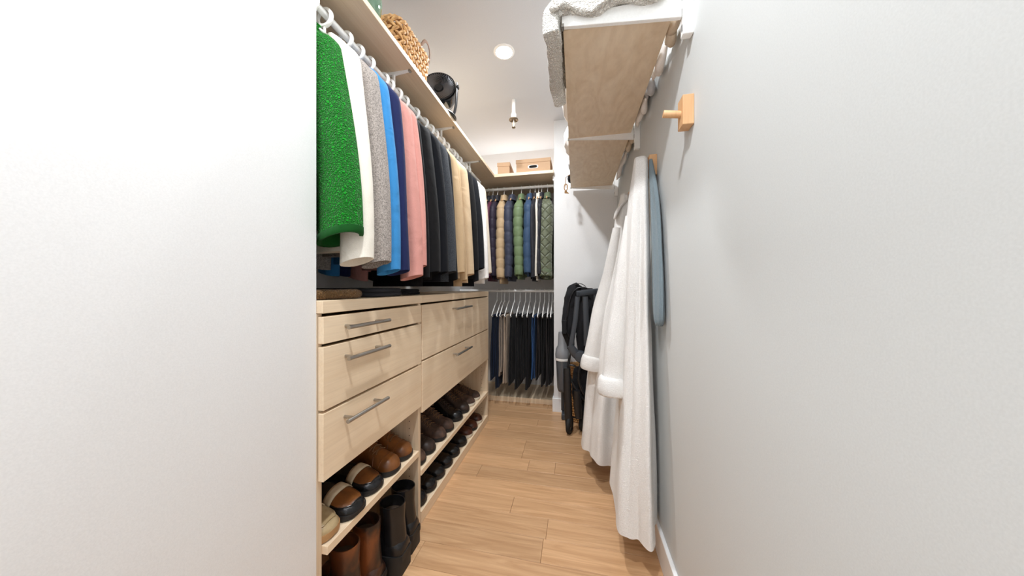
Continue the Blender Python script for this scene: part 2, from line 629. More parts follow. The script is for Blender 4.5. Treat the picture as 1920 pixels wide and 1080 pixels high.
S1 = thing('wall_shelf', 'long pale wood shelf on white brackets above the hanging clothes', 'shelf', ((XL + XRET) / 2, 1.6, 2.03))
part_box('board', 'maple', S1, XL, -0.70, YRET + 0.001, 1.223, 2.03, 2.052)
part_box('board', 'maple', S1, XL, -0.70, 1.224, 2.559, 2.03, 2.052)
for yy in (1.213, 1.70, 2.2):
    q = Vector((0, yy, 2.03)) - S1.location
    wedge(S1, 'bracket', 'white_metal', (XL - S1.location.x, q.y, -0.0002), (-0.722 - S1.location.x, q.y, -0.0002), 0.045, 0.006, 0.012, 'x')
    part_box('bracket_clip', 'steel', S1, -0.726, -0.716, yy - 0.007, yy + 0.007, 2.020, 2.0298, 0.001)

RX, RZ = -0.80, 1.955
rod = thing('closet_rod', 'white round rail under the long shelf carrying ring hangers', 'rail', (RX, 1.6, RZ))
MB().tube([(0, YRET + 0.002 - 1.6, 0), (0, 2.45 - 1.6, 0)], 0.011, 16).build('rail', 'white_metal', rod)
for yy in (1.213, 1.70, 2.2):
    m = MB().box(-0.004, 0.004, yy - 1.6 - 0.006, yy - 1.6 + 0.006, 0.008, 2.03 - 0.012 - RZ)
    m.build('rail_hook', 'white_metal', rod, False)

S2 = thing('wall_shelf', 'pale wood shelf spanning the hanging alcove, kraft boxes on it', 'shelf', ((XL + XCOL) / 2, (2.56 + YB) / 2, 2.03))
part_box('board', 'maple_x', S2, XL, XCOL - 0.001, 2.56, YB, 2.03, 2.056)
part_box('bracket', 'white_metal', S2, XCOL - 0.012, XCOL - 0.002, 2.62, 3.0, 1.985, 2.0298)
BY, BZ = 2.72, 1.972
m = thing('closet_rod', 'white upper rail across the alcove carrying the jackets', 'rail', ((XL + XCOL) / 2, BY, BZ))
MB().tube([(XL + 0.002 - m.location.x, 0, 0), (XCOL - 0.002 - m.location.x, 0, 0)], 0.0125, 14).build('rail', 'white_metal', m)
MB().box(-0.01, 0.0, -0.02, 0.02, -0.022, 0.03).build('end_cup', 'white_metal', m, False, 0.002, loc=(XCOL - 0.002 - m.location.x, 0, 0))
PY, PZ = 2.80, 1.028
m = thing('closet_rod', 'white lower rail across the alcove carrying trouser hangers', 'rail', ((XL + XCOL) / 2, PY, PZ))
MB().tube([(XL + 0.002 - m.location.x, 0, 0), (XCOL - 0.002 - m.location.x, 0, 0)], 0.0125, 14).build('rail', 'white_metal', m)
MB().box(-0.01, 0.0, -0.02, 0.02, -0.022, 0.03).build('end_cup', 'white_metal', m, False, 0.002, loc=(XCOL - 0.002 - m.location.x, 0, 0))

# ------------------------------------------------------------------ right shelf
SZ = 1.885
S3 = thing('bracket_shelf', 'birch plywood shelf on white brackets high above the robes', 'shelf', (0.12, 1.75, SZ))
part_box('board', 'birch', S3, -0.040, 0.285, 0.975, 1.697, SZ, SZ + 0.015, 0.0008)
part_box('board', 'birch', S3, -0.042, 0.285, 1.703, 2.56, SZ, SZ + 0.015, 0.0008)
for k, yy in enumerate((0.962, 1.70, 2.545)):
    up = 0.031 if k == 0 else 0.028
    m = MB()
    x0, x1 = -0.044 - 0.12, 0.30 - 0.12
    vs = []
    for dy in (-0.007, 0.007):
        vs += [(x0, yy - 1.75 + dy, up), (x1, yy - 1.75 + dy, up), (x1, yy - 1.75 + dy, -0.034), (x0, yy - 1.75 + dy, -0.002)]
    m.add(vs, [(0, 1, 2, 3), (7, 6, 5, 4), (0, 4, 5, 1), (1, 5, 6, 2), (2, 6, 7, 3), (3, 7, 4, 0)])
    m.build('bracket', 'white_metal', S3, False, 0.0015)
    MB().box(x0 - 0.001, x0 + 0.007, yy - 1.75 - 0.009, yy - 1.75 + 0.009, -0.004, 0.006).build('bracket_clip', 'steel', S3, False)
    tr = part_box('wall_track', 'white_metal', S3, 0.302, 0.330, yy - 0.012, yy + 0.012, 1.797, 2.36, 0.002)
    for zz in range(12):
        MB().box(-0.0146, -0.0138, -0.003, 0.003, 0.015 + zz * 0.045, 0.035 + zz * 0.045).build('slot', 'dark', tr, False)


# ------------------------------------------------------------------ wooden hooks
def hook(y0, label):
    h = thing('wall_hook', label, 'hook', (XR, y0, 1.535), group='wooden peg hooks in a row on the wall')
    MB().box(-0.030, -0.0003, -0.0225, 0.0225, 0, 0.086).build('block', 'beech', h, False, 0.0012)
    MB().tube([(-0.028, 0, 0.040), (-0.075, 0, 0.047), (-0.0765, 0, 0.0472)], [0.0100, 0.0105, 0.0095], 18).build('peg', 'beech', h)
    return h


hook(0.970, 'beech block hook with an empty peg on the wall')
hook(1.372, 'beech block hook holding the white robe and the blue towel')
hook(1.85, 'beech block hook holding the robe beside the stroller')
# ------------------------------------------------------------------ hanging garments


def sell(a, b, n, p=0.75, ph=0.0, amp=0.0, m=5, seed=0.0):
    """superellipse with folds"""
    out = []
    for k in range(n):
        q = 2 * PI * k / n
        c_, s_ = math.cos(q), math.sin(q)
        f = 1 + amp * math.sin(m * q + ph) + amp * 0.6 * math.sin((m * 2 + 1) * q + ph * 1.7 + seed)
        out.append((math.copysign(abs(c_) ** p, c_) * a * f, math.copysign(abs(s_) ** p, s_) * b * f))
    return out


def sleeve_mesh(side, W, L, a0, a1, b0, b1, drop, puff=0, rnd=None, open_=True, bend=0.0, n=18, lean=0.0):
    """sleeve from the shoulder point down to an open cuff; z=0 at the neck"""
    rnd = rnd or random
    m = MB()
    xs = side
    steps = 30 if not puff else max(40, puff * 10)
    ph = rnd.uniform(0, 6)
    rings = []
    for i in range(steps + 1):
        t = i / steps
        # path: over the shoulder and down
        xe = W - lean * (1 - t) ** 1.5
        xc = xe - a0 * interp([(0, 1.5), (0.06, 1.15), (0.14, 1.02), (1, a1 / a0)], t)
        zc = -drop - (L - drop) * t
        yc = bend * math.sin(t * PI) + 0.004 * math.sin(6 * t + ph)
        a = smooth_interp([(0, a0 * 0.55), (0.10, a0 * 0.98), (0.4, a0 * 1.0), (1, a1)], t)
        b = smooth_interp([(0, b0 * 0.5), (0.12, b0), (1, b1)], t)
        if puff:
            s = abs(math.sin(PI * t * puff)) ** 0.4
            a *= 0.93 + 0.08 * s
            b *= 0.88 + 0.14 * s
        ring = []
        for (u, v) in sell(a, b, n, 0.85, ph + t * 3, 0.03 if not puff else 0.012, 3, ph):
            z = zc
            if t < 0.12:
                z -= max(0, (u * xs if False else u)) * (0.12 - t) * 6   # slope of the shoulder
            z += 0.24 * u * max(0, (t - 0.75) / 0.25)
            ring.append((xs * (xc + u), yc + v, z))
        rings.append(ring)
    if open_:
        last = rings[-1]
        c = Vector((sum(p[0] for p in last) / n, sum(p[1] for p in last) / n, last[0][2]))
        ins = [tuple(c + (Vector(p) - c) * 0.90 + Vector((0, 0, 0.001))) for p in last]
        up = [tuple(c + (Vector(p) - c) * 0.84 + Vector((0, 0, 0.05))) for p in last]
        rings += [ins, up]
    m.loft(rings, True, True)
    return m


def body_mesh(W, L, T, puff=0, rnd=None, n=36, flare=1.0, lean=0.0):
    rnd = rnd or random
    m = MB()
    zs = [0, -0.012, -0.03, -0.055, -0.08, -0.12] + [-0.12 - (L - 0.12) * k / (12 if not puff else puff * 5) for k in range(1, (12 if not puff else puff * 5) + 1)]
    ph = rnd.uniform(0, 6)
    rings = []
    for z in zs:
        wv = interp([(-L, W * flare), (-0.30, W * 0.96), (-0.12, W * 0.93), (-0.08, W * 0.9), (-0.055, W * 0.78), (-0.03, W * 0.52), (-0.012, 0.040), (0, 0.026)], z)
        wv = max(0.024, wv - lean * (1 + z / L) ** 1.5 * min(1, -z / 0.05))
        tv = interp([(-L, T), (-0.12, T * 0.95), (-0.05, T * 0.8), (0, 0.02)], z)
        if puff and z < -0.08:
            s = abs(math.sin(PI * (-z - 0.08) / (L - 0.08) * puff)) ** 0.45
            tv *= 0.8 + 0.25 * s
            wv *= 0.97 + 0.03 * s
        am = 0.05 * min(1, -z / 0.4)
        rings.append([(u, v, z) for u, v in sell(wv, tv, n, 0.8, ph, am if not puff else 0.01, 4, ph)])
    m.loft(rings, True, True)
    return m


def garment(name, label, cat, mat, loc, rz, W=0.2, L=0.72, SL=0.62, T=0.035, a=(0.055, 0.05), b=(0.04, 0.036), drop=0.014,
            puff=0, group=None, collar=None, cuff=None, seed=1, cuffh=0.0, hem=None, both=True, bend=0.0, lean=0.0):
    """loc = neck point (just under the rail); the thing's root sits at the hem"""
    rnd = random.Random(seed)
    base = Vector(loc) - Vector((0, 0, L))
    g = thing(name, label, cat, base, rz, group)
    off = (0, 0, L)
    body_mesh(W - a[0] * 0.75, L, T, puff, rnd, lean=lean).build('body', mat, g, 60, loc=off)
    for s in ((1, -1) if both else (1,)):
        sl = sleeve_mesh(s, W, SL, a[0], a[1], b[0], b[1], drop, puff, rnd, bend=bend, lean=lean).build('sleeve', mat, g, 60, loc=off)
        if cuff:
            x = s * (W - a[1])
            cm = MB()
            k0, k1 = (1.06, 1.0) if cuffh < 0.03 else (1.02, 0.92)
            rr = []
            for z, k in ((cuffh, 1.0), (cuffh - 0.002, k0), (-0.002, k0 * k1), (-0.006, k0 * k1 * 0.97), (-0.004, k1 * 0.86), (0.03, k1 * 0.80)):
                rr.append([(x + s * u, v, -SL + z + 0.24 * u) for u, v in sell(a[1] * k, b[1] * k, 22, 0.85)])
            cm.loft(rr, False, True).build('cuff', cuff, sl, 60)
    if collar:
        rr = []
        for z, k in ((-0.02, 1.2), (0.012, 1.0), (0.035, 0.92), (0.034, 0.80), (0.0, 0.76)):
            rr.append([(u, v, z + (0.006 if v > 0 else 0)) for u, v in sell(0.058 * k, 0.032 * k, 22, 0.9)])
        MB().loft(rr, False, True).build('collar', collar, g, 60, loc=off)
    if hem:
        rr = []
        for z, k in ((0.05, 0.985), (0.045, 1.01), (0.002, 1.0), (-0.003, 0.97)):
            rr.append([(u, v, z) for u, v in sell((W - a[0] * 0.75) * k, T * k * 1.05, 36, 0.8)])
        MB().loft(rr, False, True).build('hem_band', hem, g, 60)
    return g


C = {}
C['green'] = fleece('fleece_green', rgb(16, 142, 30), 150, 0.9, 0.006, 0.45)
C['green_rim'] = cloth('green_binding', rgb(14, 78, 24))
C['cream'] = cloth('cream_wool', rgb(228, 222, 210), wrinkle=0.4)
C['heather'] = cloth('heather_wool', rgb(148, 140, 134), weave=260, bump=0.6, var=0.45)
C['sky'] = cloth('sky_cotton', rgb(56, 130, 188), wrinkle=0.6)
C['navy'] = cloth('navy_cotton', rgb(28, 36, 76))
C['pink'] = cloth('pink_cotton', rgb(206, 146, 136), wrinkle=0.5)
C['black'] = cloth('black_wool', rgb(15, 15, 17), wrinkle=0.4)
C['ink'] = cloth('ink_wool', rgb(14, 16, 22), wrinkle=0.4)
C['char'] = cloth('charcoal_wool', rgb(60, 63, 68), weave=300, bump=0.5, var=0.4)
C['tan'] = cloth('tan_twill', rgb(202, 178, 146), wrinkle=0.5)
C['camel'] = cloth('camel_twill', rgb(194, 166, 130), wrinkle=0.4)
C['white'] = cloth('white_cotton', rgb(238, 234, 230), wrinkle=0.5)
C['beige'] = cloth('beige_cord', rgb(216, 204, 186), wrinkle=0.3)
C['brick'] = cloth('brick_cotton', rgb(110, 56, 44))
C['deep'] = cloth('deep_blue_cotton', rgb(18, 52, 88))
C['aubergine'] = cloth('aubergine_nylon', rgb(46, 40, 54), rough=0.5, wrinkle=0.4)
C['maroon'] = cloth('maroon_nylon', rgb(92, 46, 66), rough=0.5)
C['sand'] = cloth('sand_nylon', rgb(184, 158, 124), rough=0.5, wrinkle=0.5)
C['slate'] = cloth('slate_nylon', rgb(58, 62, 78), rough=0.5, wrinkle=0.5)
C['moss'] = cloth('moss_nylon', rgb(106, 124, 90), rough=0.45, wrinkle=0.5)
C['blue'] = cloth('blue_nylon', rgb(54, 76, 104), rough=0.5, wrinkle=0.5)
C['coal'] = cloth('coal_nylon', rgb(40, 40, 46), rough=0.5, wrinkle=0.5)
C['olive'] = quilt('olive_quilting', rgb(98, 104, 82), 0.078)
C['olive_rib'] = cloth('olive_rib', rgb(100, 112, 88))
C['denim'] = cloth('blue_denim', rgb(46, 82, 130), weave=500, var=0.3)
C['taupe'] = cloth('taupe_chino', rgb(152, 138, 126), wrinkle=0.5)
C['stone'] = cloth('stone_chino', rgb(186, 168, 150), wrinkle=0.5)
C['pblack'] = cloth('black_trouser', rgb(30, 29, 32), wrinkle=0.5)
C['pnavy'] = cloth('navy_trouser', rgb(24, 36, 60), wrinkle=0.5)
C['pbrown'] = cloth('umber_trouser', rgb(46, 41, 42), wrinkle=0.5)
C['knit'] = fleece('brown_knit', rgb(122, 92, 60), 150, 0.6, 0.004, 0.6)
C['fold'] = cloth('charcoal_jersey', rgb(52, 52, 56))
C['foldblack'] = cloth('black_jersey', rgb(30, 30, 33))


def ring_hanger(y, z, label):
    """white ring over the rail with a short neck and sloping shoulder bar"""
    h = thing('ring_hanger', label, 'hanger', (RX, y, z - 0.08), 0, 'white ring hangers on the left rail')
    n = 30
    rings = []
    R0, R1, wd = 0.0225, 0.0320, 0.0055
    for (r, dy) in ((R0, -wd), (R1 - 0.002, -wd), (R1, -wd + 0.002), (R1, wd - 0.002), (R1 - 0.002, wd), (R0, wd), (R0, -wd)):
        rings.append([(r * math.cos(2 * PI * k / n), dy, 0.08 + r * math.sin(2 * PI * k / n)) for k in range(n)])
    MB().loft(rings, False, False).build('ring', 'white_plastic', h)
    MB().tube([(0, 0, 0.050), (0, 0, 0.008)], 0.0042, 10).build('neck', 'white_plastic', h)
    MB().tube([(-0.055, 0, -0.026), (-0.03, 0, -0.004), (0, 0, 0.006), (0.03, 0, -0.004), (0.055, 0, -0.026)], 0.0045, 8).build('shoulder_bar', 'white_plastic', h)
    return h


XE = -0.60
# each: (photo pixel of the cuff's aisle-side corner, material, sleeve a, b, T, label, extras)
LG = [
    ((688, 447), 'green', 0.070, 0.044, 0.036, 'bright green fleece jacket with bound cuff hanging over the dresser', 'jacket', dict(cuff='green_rim', cuffh=0.016, lean=0.095)),
    ((707, 492), 'cream', 0.054, 0.036, 0.030, 'cream wool jacket hanging between the green fleece and grey wool coat', 'jacket', {}),
    ((739, 497), 'heather', 0.052, 0.034, 0.030, 'heather grey wool coat hanging beside the sky blue shirt', 'coat', {}),
    ((756, 511), 'sky', 0.045, 0.028, 0.026, 'sky blue cotton shirt hanging beside the navy shirt', 'shirt', {}),
    ((773, 512), 'navy', 0.045, 0.028, 0.026, 'navy blue shirt hanging between sky blue and pink shirts', 'shirt', {}),
    ((796, 521), 'pink', 0.050, 0.030, 0.028, 'pink shirt with wide cuff hanging beside the navy shirt', 'shirt', {}),
    ((804, 503), 'pink', 0.046, 0.026, 0.026, 'pink shirt with shorter sleeve hanging beside the black coat', 'shirt', {}),
    ((829, 515), 'black', 0.056, 0.040, 0.034, 'wide black wool coat hanging beside the pink shirts', 'coat', {}),
    ((844, 514), 'ink', 0.048, 0.030, 0.030, 'ink black blazer hanging between the black coat and charcoal coat', 'blazer', {}),
    ((858, 513), 'char', 0.050, 0.034, 0.032, 'charcoal wool coat hanging beside the tan jackets', 'coat', {}),
    ((874, 514), 'camel', 0.048, 0.034, 0.030, 'camel twill jacket hanging beside the charcoal coat', 'jacket', {}),
    ((891, 517), 'tan', 0.050, 0.036, 0.030, 'tan twill jacket hanging beside the black blazers', 'jacket', {}),
    ((900, 510), 'black', 0.046, 0.030, 0.030, 'black blazer hanging against the tan twill jacket', 'blazer', {}),
    ((910, 506), 'ink', 0.048, 0.034, 0.030, 'black blazer with cuff button hanging beside the white shirt', 'blazer', {}),
    ((918, 524), 'white', 0.046, 0.030, 0.028, 'white shirt hanging beside the beige corduroy jacket', 'shirt', {}),
    ((923, 514), 'beige', 0.046, 0.032, 0.028, 'beige corduroy jacket hanging at the alcove end of the rail', 'jacket', {}),
]
M.update({k: v for k, v in C.items() if k in ('green_rim',)})
ang = math.radians(12)
seedn = 11
for (px, mk, a, b, T_, label, cat, ex) in LG:
    p = on(px[0], px[1], 0, XE)
    ys, zc = p.y - b * 0.6, p.z
    neck_z = RZ - 0.078
    W = (XE - RX) / math.cos(ang)
    ry = ys + math.sin(ang) * (W - a)
    SL = neck_z - zc
    kw = dict(ex)
    if 'cuff' in kw:
        kw['cuff'] = C[kw['cuff']]
    g = garment(('hanging_sweatshirt' if cat == 'top' else 'hanging_' + cat), label, cat, C[mk], (RX, ry, neck_z), -ang, W=W, L=SL + (random.Random(seedn).uniform(0.02, 0.045) if px[0] > 810 else -0.035), SL=SL, T=T_ * 0.6,
                a=(a * 1.05, a), b=(b * 1.05, b), seed=seedn, group='clothes on the left rail', **{'lean': 0.062, **kw})
    g['group'] = 'clothes on the left rail'
    ring_hanger(ry, RZ - 0.0115, 'white plastic ring hanger holding the ' + label.split(' hanging')[0] + (' against the tan jacket' if 'against' in label else ''))
    seedn += 1
    if mk == 'ink' and px[0] == 910:
        for k in range(3):
            MB().lathe([(0, 0), (0.006, 0.001), (0.006, 0.003), (0, 0.004)], 10, mat=Matrix.Rotation(PI / 2, 3, 'X')).build(
                'button', M['steel'], g, loc=(W - a * 0.7, -b * 1.02, g.location.z * 0 + 0.06 + 0.018 * k + (g.location.z * 0)))

# fillers between: garments whose sleeves sit further in
for (yy, mk, label, cat, dz) in ((1.235, 'black', 'black shirt tucked in beside the wide black coat', 'shirt', 0.0), (1.55, 'black', 'black sweatshirt tucked in between the charcoal coat and camel jacket', 'sweatshirt', 0.0),
                                 (1.69, 'camel', 'camel jacket tucked in between the tan jackets', 'jacket', 0.0), (1.90, 'ink', 'ink black jacket tucked in between the black blazers', 'jacket', 0.0)):
    SL = RZ - 0.075 - 1.10
    garment(('hanging_sweatshirt' if cat == 'top' else 'hanging_' + cat), label, cat, C[mk], (RX, yy, RZ - 0.075), -ang, W=0.185, L=SL + 0.03, SL=SL, T=0.014, a=(0.045, 0.042), b=(0.022, 0.02), seed=seedn,
            lean=0.06, group='clothes on the left rail')
    ring_hanger(yy, RZ - 0.0115, 'white plastic ring hanger holding the ' + ' '.join(label.split(' tucked')[0].split()) + ' tucked between neighbours')
    seedn += 1
# longer garments against the wall side whose hems show under the sleeves
for (px, mk, label, cat) in (((612, 524), 'white', 'white shirt whose hem shows under the green fleece sleeve', 'shirt'), ((648, 530), 'deep', 'deep blue shirt whose hem shows below the cream jacket', 'shirt'),
                             ((742, 520), 'brick', 'brick red shirt whose hem shows behind the sky blue shirt', 'shirt')):
    pass
# ------------------------------------------------------------------ alcove: jackets on the upper rail
def wood_hanger(x, label):
    h = thing('wire_hook_hanger', label, 'hanger', (x, BY, BZ - 0.09), 0, 'hangers on the upper alcove rail')
    pts = [(0, -0.016 * math.cos(q), 0.09 + 0.0165 * math.sin(q)) for q in [math.radians(v) for v in range(190, -31, -20)]]
    pts = [(0, 0.0165 * math.cos(math.radians(v)), 0.09 + 0.0165 * math.sin(math.radians(v))) for v in range(-150 + 360, -20, -20)]
    pts += [(0, 0.012, 0.07), (0, 0.001, 0.055), (0, 0, 0.0)]
    MB().tube(pts, 0.0022, 7).build('hook', 'white_metal', h)
    MB().tube([(0, -0.085, -0.040), (0, -0.045, -0.008), (0, 0, 0.008), (0, 0.045, -0.008), (0, 0.085, -0.040)], [0.005, 0.007, 0.009, 0.007, 0.005], 10).build('shoulder_bar', 'beech', h)
    return h


YE = 2.535
BG = [   # px of the sleeve's middle at the cuff, material, half width across, puffs, label
    (908, 515, 'coal', 0.022, 0, 'black jacket half hidden beside the beige corduroy jacket', 'coal'),
    (916, 520, 'maroon', 0.024, 0, 'maroon jacket hanging in the alcove beside the aubergine puffer', 'coal'),
    (925, 519, 'aubergine', 0.030, 8, 'dark aubergine puffer jacket hanging in the alcove', 'coal'),
    (938, 522, 'sand', 0.040, 8, 'sand tan puffer jacket hanging in the alcove', 'sand'),
    (954, 521, 'slate', 0.037, 7, 'slate navy puffer jacket hanging between tan and green puffers', 'slate'),
    (972, 517, 'moss', 0.042, 8, 'moss green puffer jacket hanging in the alcove', 'moss'),
    (989, 513, 'blue', 0.039, 5, 'steel blue padded jacket hanging beside the moss green puffer', 'blue'),
    (999, 522, 'coal', 0.022, 0, 'black rain jacket hanging beside the steel blue padded jacket', 'coal'),
    (1006, 520, 'cream', 0.014, 0, 'cream jacket squeezed between two black jackets in the alcove', 'cream'),
    (1012, 516, 'coal', 0.028, 6, 'black padded jacket hanging beside the olive quilted bomber', 'coal'),
    (1028, 518, 'olive', 0.058, 0, 'olive quilted bomber jacket hanging at the alcove wall', 'olive_rib'),
]
sd = 60
for (px, py, mk, hw, puff, label, col) in BG:
    p = on(px, py, 1, YE + 0.04)
    nz = BZ - 0.105
    SL = nz - p.z
    kw = dict(cuff=C['olive_rib'], cuffh=0.05, hem=C['olive_rib']) if mk == 'olive' else {}
    a = 0.05 if mk != 'olive' else 0.06
    # garment width axis lies along -y here
    x = p.x
    if mk == 'olive':
        x = min(x, XCOL - 0.066)
    g = garment('hanging_jacket', label, 'jacket', C[mk], (x, BY, nz), -PI / 2 + math.radians(random.Random(sd).uniform(-2, 2)), W=BY - YE, L=SL + random.Random(sd + 1).uniform(0.02, 0.05), SL=SL,
                T=max(0.010, hw * 0.55), a=(a, a * 0.92), b=(hw * 1.05, hw * 0.95), puff=puff, seed=sd, collar=C[col], drop=0.03, group='jackets on the upper alcove rail', **kw)
    wood_hanger(x, 'wire hook wooden hanger holding the ' + label.split(' hanging')[0].split(' half')[0].split(' squeezed')[0])
    sd += 3

# ------------------------------------------------------------------ alcove: trousers on the lower rail


def trouser_hanger(x, label):
    h = thing('trouser_hanger', label, 'hanger', (x, PY, PZ - 0.23), 0, 'white trouser hangers on the lower alcove rail')
    pts = [(0, 0.0165 * math.cos(math.radians(v)), 0.23 + 0.0165 * math.sin(math.radians(v))) for v in range(200, -20, -20)]
    pts += [(0, 0.013, 0.21), (0, 0.003, 0.185), (0, 0, 0.13)]
    MB().tube(pts, 0.0024, 7).build('hook', 'white_metal', h)
    tri = [(0, 0, 0.135), (0, -0.06, 0.105), (0, -0.175, 0.022), (0, -0.187, 0.008), (0, -0.178, 0.0), (0, 0.178, 0.0), (0, 0.187, 0.008), (0, 0.175, 0.022), (0, 0.06, 0.105), (0, 0, 0.135)]
    MB().tube(tri, 0.0045, 8).build('frame', 'white_plastic', h)
    return h


def trousers(x, mk, zb, th, label, near, seed, front=2.622):
    """pair folded over the hanger bar: two leg layers each side with hems"""
    rnd = random.Random(seed)
    zt = PZ - 0.23 + 0.004
    g = thing('hanging_trousers', label, 'trousers', (x, PY, zb), 0, 'trousers on the lower alcove rail')
    H = zt - zb
    for k, (dx, dz) in enumerate(((-th * 0.52, 0), (th * 0.52, rnd.uniform(0.01, 0.05)))):
        rings = []
        st = 16
        ph = rnd.uniform(0, 6)
        for i in range(st + 1):
            t = i / st
            z = H - (H - dz) * t
            y0 = lerp(front + 0.015, front - 0.012 + rnd.uniform(-0.003, 0.003), t) - PY
            y1 = lerp(0.16, 0.10, t)
            wx = th * lerp(0.30, 0.52, min(1, t * 2.2))
            xc = dx * min(1, 0.55 + t * 1.4) + 0.004 * math.sin(ph + t * 5)
            cy, hy = (y0 + y1) / 2, (y1 - y0) / 2
            rings.append([(xc + v, cy + u, z + (0.006 * math.sin(ph + 3 * u / hy) if i == st else 0)) for u, v in sell(hy, wx, 22, 0.7, ph + t, 0.035, 4, ph)])
        last = rings[-1]
        c = sum((Vector(p) for p in last), Vector()) / len(last)
        rings += [[tuple(c + (Vector(p) - c) * 0.93 + Vector((0, 0, 0.002))) for p in last], [tuple(c + (Vector(p) - c) * 0.9 + Vector((0, 0, 0.04))) for p in last]]
        MB().loft(rings, True, True).build('trouser_leg', C[mk], g, 60)
    # waistband fold lying over the bar
    rr = []
    for q in range(0, 181, 20):
        a_ = math.radians(q)
        rr.append([(th * 0.62 * math.cos(a_), yy, H + 0.009 * math.sin(a_)) for yy in (front + 0.02 - PY, -0.05, 0.05, 0.16)])
    vs = [p for r in rr for p in r]
    fs = [(i * 4 + j, i * 4 + j + 1, (i + 1) * 4 + j + 1, (i + 1) * 4 + j) for i in range(len(rr) - 1) for j in range(3)]
    MB().add(vs, fs).build('waist_fold', C[mk], g, 60)
    return g


PG = [  # px at hem, colour, bottom px, thickness, label
    (922, 712, 'pnavy', 0.020, 'navy trousers hanging nearest the dresser side panel'),
    (931, 728, 'pnavy', 0.022, 'dark navy trousers hanging beside the taupe chinos'),
    (937, 707, 'taupe', 0.020, 'taupe grey chinos hanging beside the navy trousers'),
    (946, 720, 'stone', 0.021, 'stone beige chinos hanging beside the black trousers'),
    (957, 722, 'pblack', 0.022, 'black trousers hanging beside the stone chinos'),
    (968, 732, 'pblack', 0.023, 'long black trousers hanging second after the stone chinos'),
    (979, 712, 'pblack', 0.021, 'short black trousers hanging between two longer black pairs'),
    (988, 733, 'pblack', 0.023, 'long black trousers hanging against the blue jeans'),
    (999, 713, 'denim', 0.021, 'blue denim jeans hanging among the black trousers'),
    (1008, 713, 'pbrown', 0.019, 'umber trousers hanging beside the blue jeans'),
    (1017, 727, 'pblack', 0.020, 'black trousers hanging after the umber pair'),
    (1026, 727, 'pbrown', 0.020, 'dark umber trousers hanging second from the alcove wall'),
    (1034, 722, 'pblack', 0.016, 'black trousers hanging against the alcove wall'),
]
sd = 200
for (px, py, mk, th, label) in PG:
    p = on(px, py, 1, 2.615)
    x = min(p.x, XCOL - 0.030)
    trousers(x, mk, max(0.06, p.z), th * 0.9, label, 0, sd)
    trouser_hanger(x, 'white trouser hanger holding the ' + label.split(' hanging')[0] + (' ' + ' '.join(label.split(' hanging')[1].split()) if label.startswith(('black', 'long')) else ''))
    sd += 1
# ------------------------------------------------------------------ shoes
SH = {
    'brown_suede': leather('brown_suede', rgb(92, 68, 54), rgb(58, 42, 34), 0.7, 30),
    'dark_brown': leather('dark_brown_leather', rgb(66, 50, 42), rgb(36, 28, 24), 0.45, 26),
    'black': leather('black_leather', rgb(28, 28, 30), rgb(17, 17, 18), 0.22, 20),
    'tan': leather('cognac_leather', rgb(140, 86, 40), rgb(70, 40, 20), 0.32, 12, 0.3, 0.75),
    'oxblood': leather('chestnut_leather', rgb(96, 52, 34), rgb(52, 26, 18), 0.3, 18),
    'gold': leather('gold_leather', rgb(196, 176, 140), rgb(166, 144, 106), 0.32, 16),
    'cream': leather('cream_leather', rgb(206, 190, 162), rgb(180, 162, 134), 0.5, 30),
    'cognac_boot': leather('worn_cognac_leather', rgb(118, 66, 34), rgb(40, 26, 20), 0.32, 9, 0.4, 0.62),
    'sole_black': plain('black_sole', rgb(24, 23, 23), 0.6),
    'sole_white': plain('pale_sole', rgb(212, 204, 188), 0.6),
    'sole_tan': plain('tan_sole', rgb(168, 128, 84), 0.6),
    'lace_brown': cloth('brown_lace', rgb(120, 92, 66)),
    'lace_dark': cloth('dark_lace', rgb(60, 50, 44)),
    'lining': cloth('shoe_lining', rgb(64, 52, 42)),
    'lining_pale': cloth('shoe_lining_pale', rgb(150, 130, 102)),
}
WS0 = [(0, 0.022), (0.04, 0.031), (0.15, 0.036), (0.4, 0.0355), (0.55, 0.041), (0.72, 0.048), (0.86, 0.045), (0.94, 0.036), (0.985, 0.022), (1.0, 0.010)]


WT = [(0, 0.026), (0.03, 0.034), (0.15, 0.0405), (0.4, 0.040), (0.72, 0.0425), (0.86, 0.040), (0.94, 0.032), (0.985, 0.020), (1.0, 0.010)]


def sinterp(keys, x):
    """Catmull-Rom through keys"""
    n = len(keys)
    for i in range(n - 1):
        if x <= keys[i + 1][0]:
            break
    x1, y1 = keys[i]
    x2, y2 = keys[i + 1]
    m1 = (keys[i + 1][1] - keys[i - 1][1]) / (keys[i + 1][0] - keys[i - 1][0]) if i > 0 else (y2 - y1) / (x2 - x1)
    m2 = (keys[i + 2][1] - y1) / (keys[i + 2][0] - x1) if i + 2 < n else (y2 - y1) / (x2 - x1)
    h = x2 - x1
    t = min(1, max(0, (x - x1) / h))
    return (2 * t**3 - 3 * t * t + 1) * y1 + (t**3 - 2 * t * t + t) * h * m1 + (-2 * t**3 + 3 * t * t) * y2 + (t**3 - t * t) * h * m2


def arch(w_, h_, z0, x, n=16, p=0.8):
    pts = []
    for k in range(n + 1):
        q = PI * k / n
        c_, s_ = math.cos(q), math.sin(q)
        pts.append((x, w_ * math.copysign(abs(c_) ** p, c_), z0 + h_ * abs(s_) ** p))
    return pts


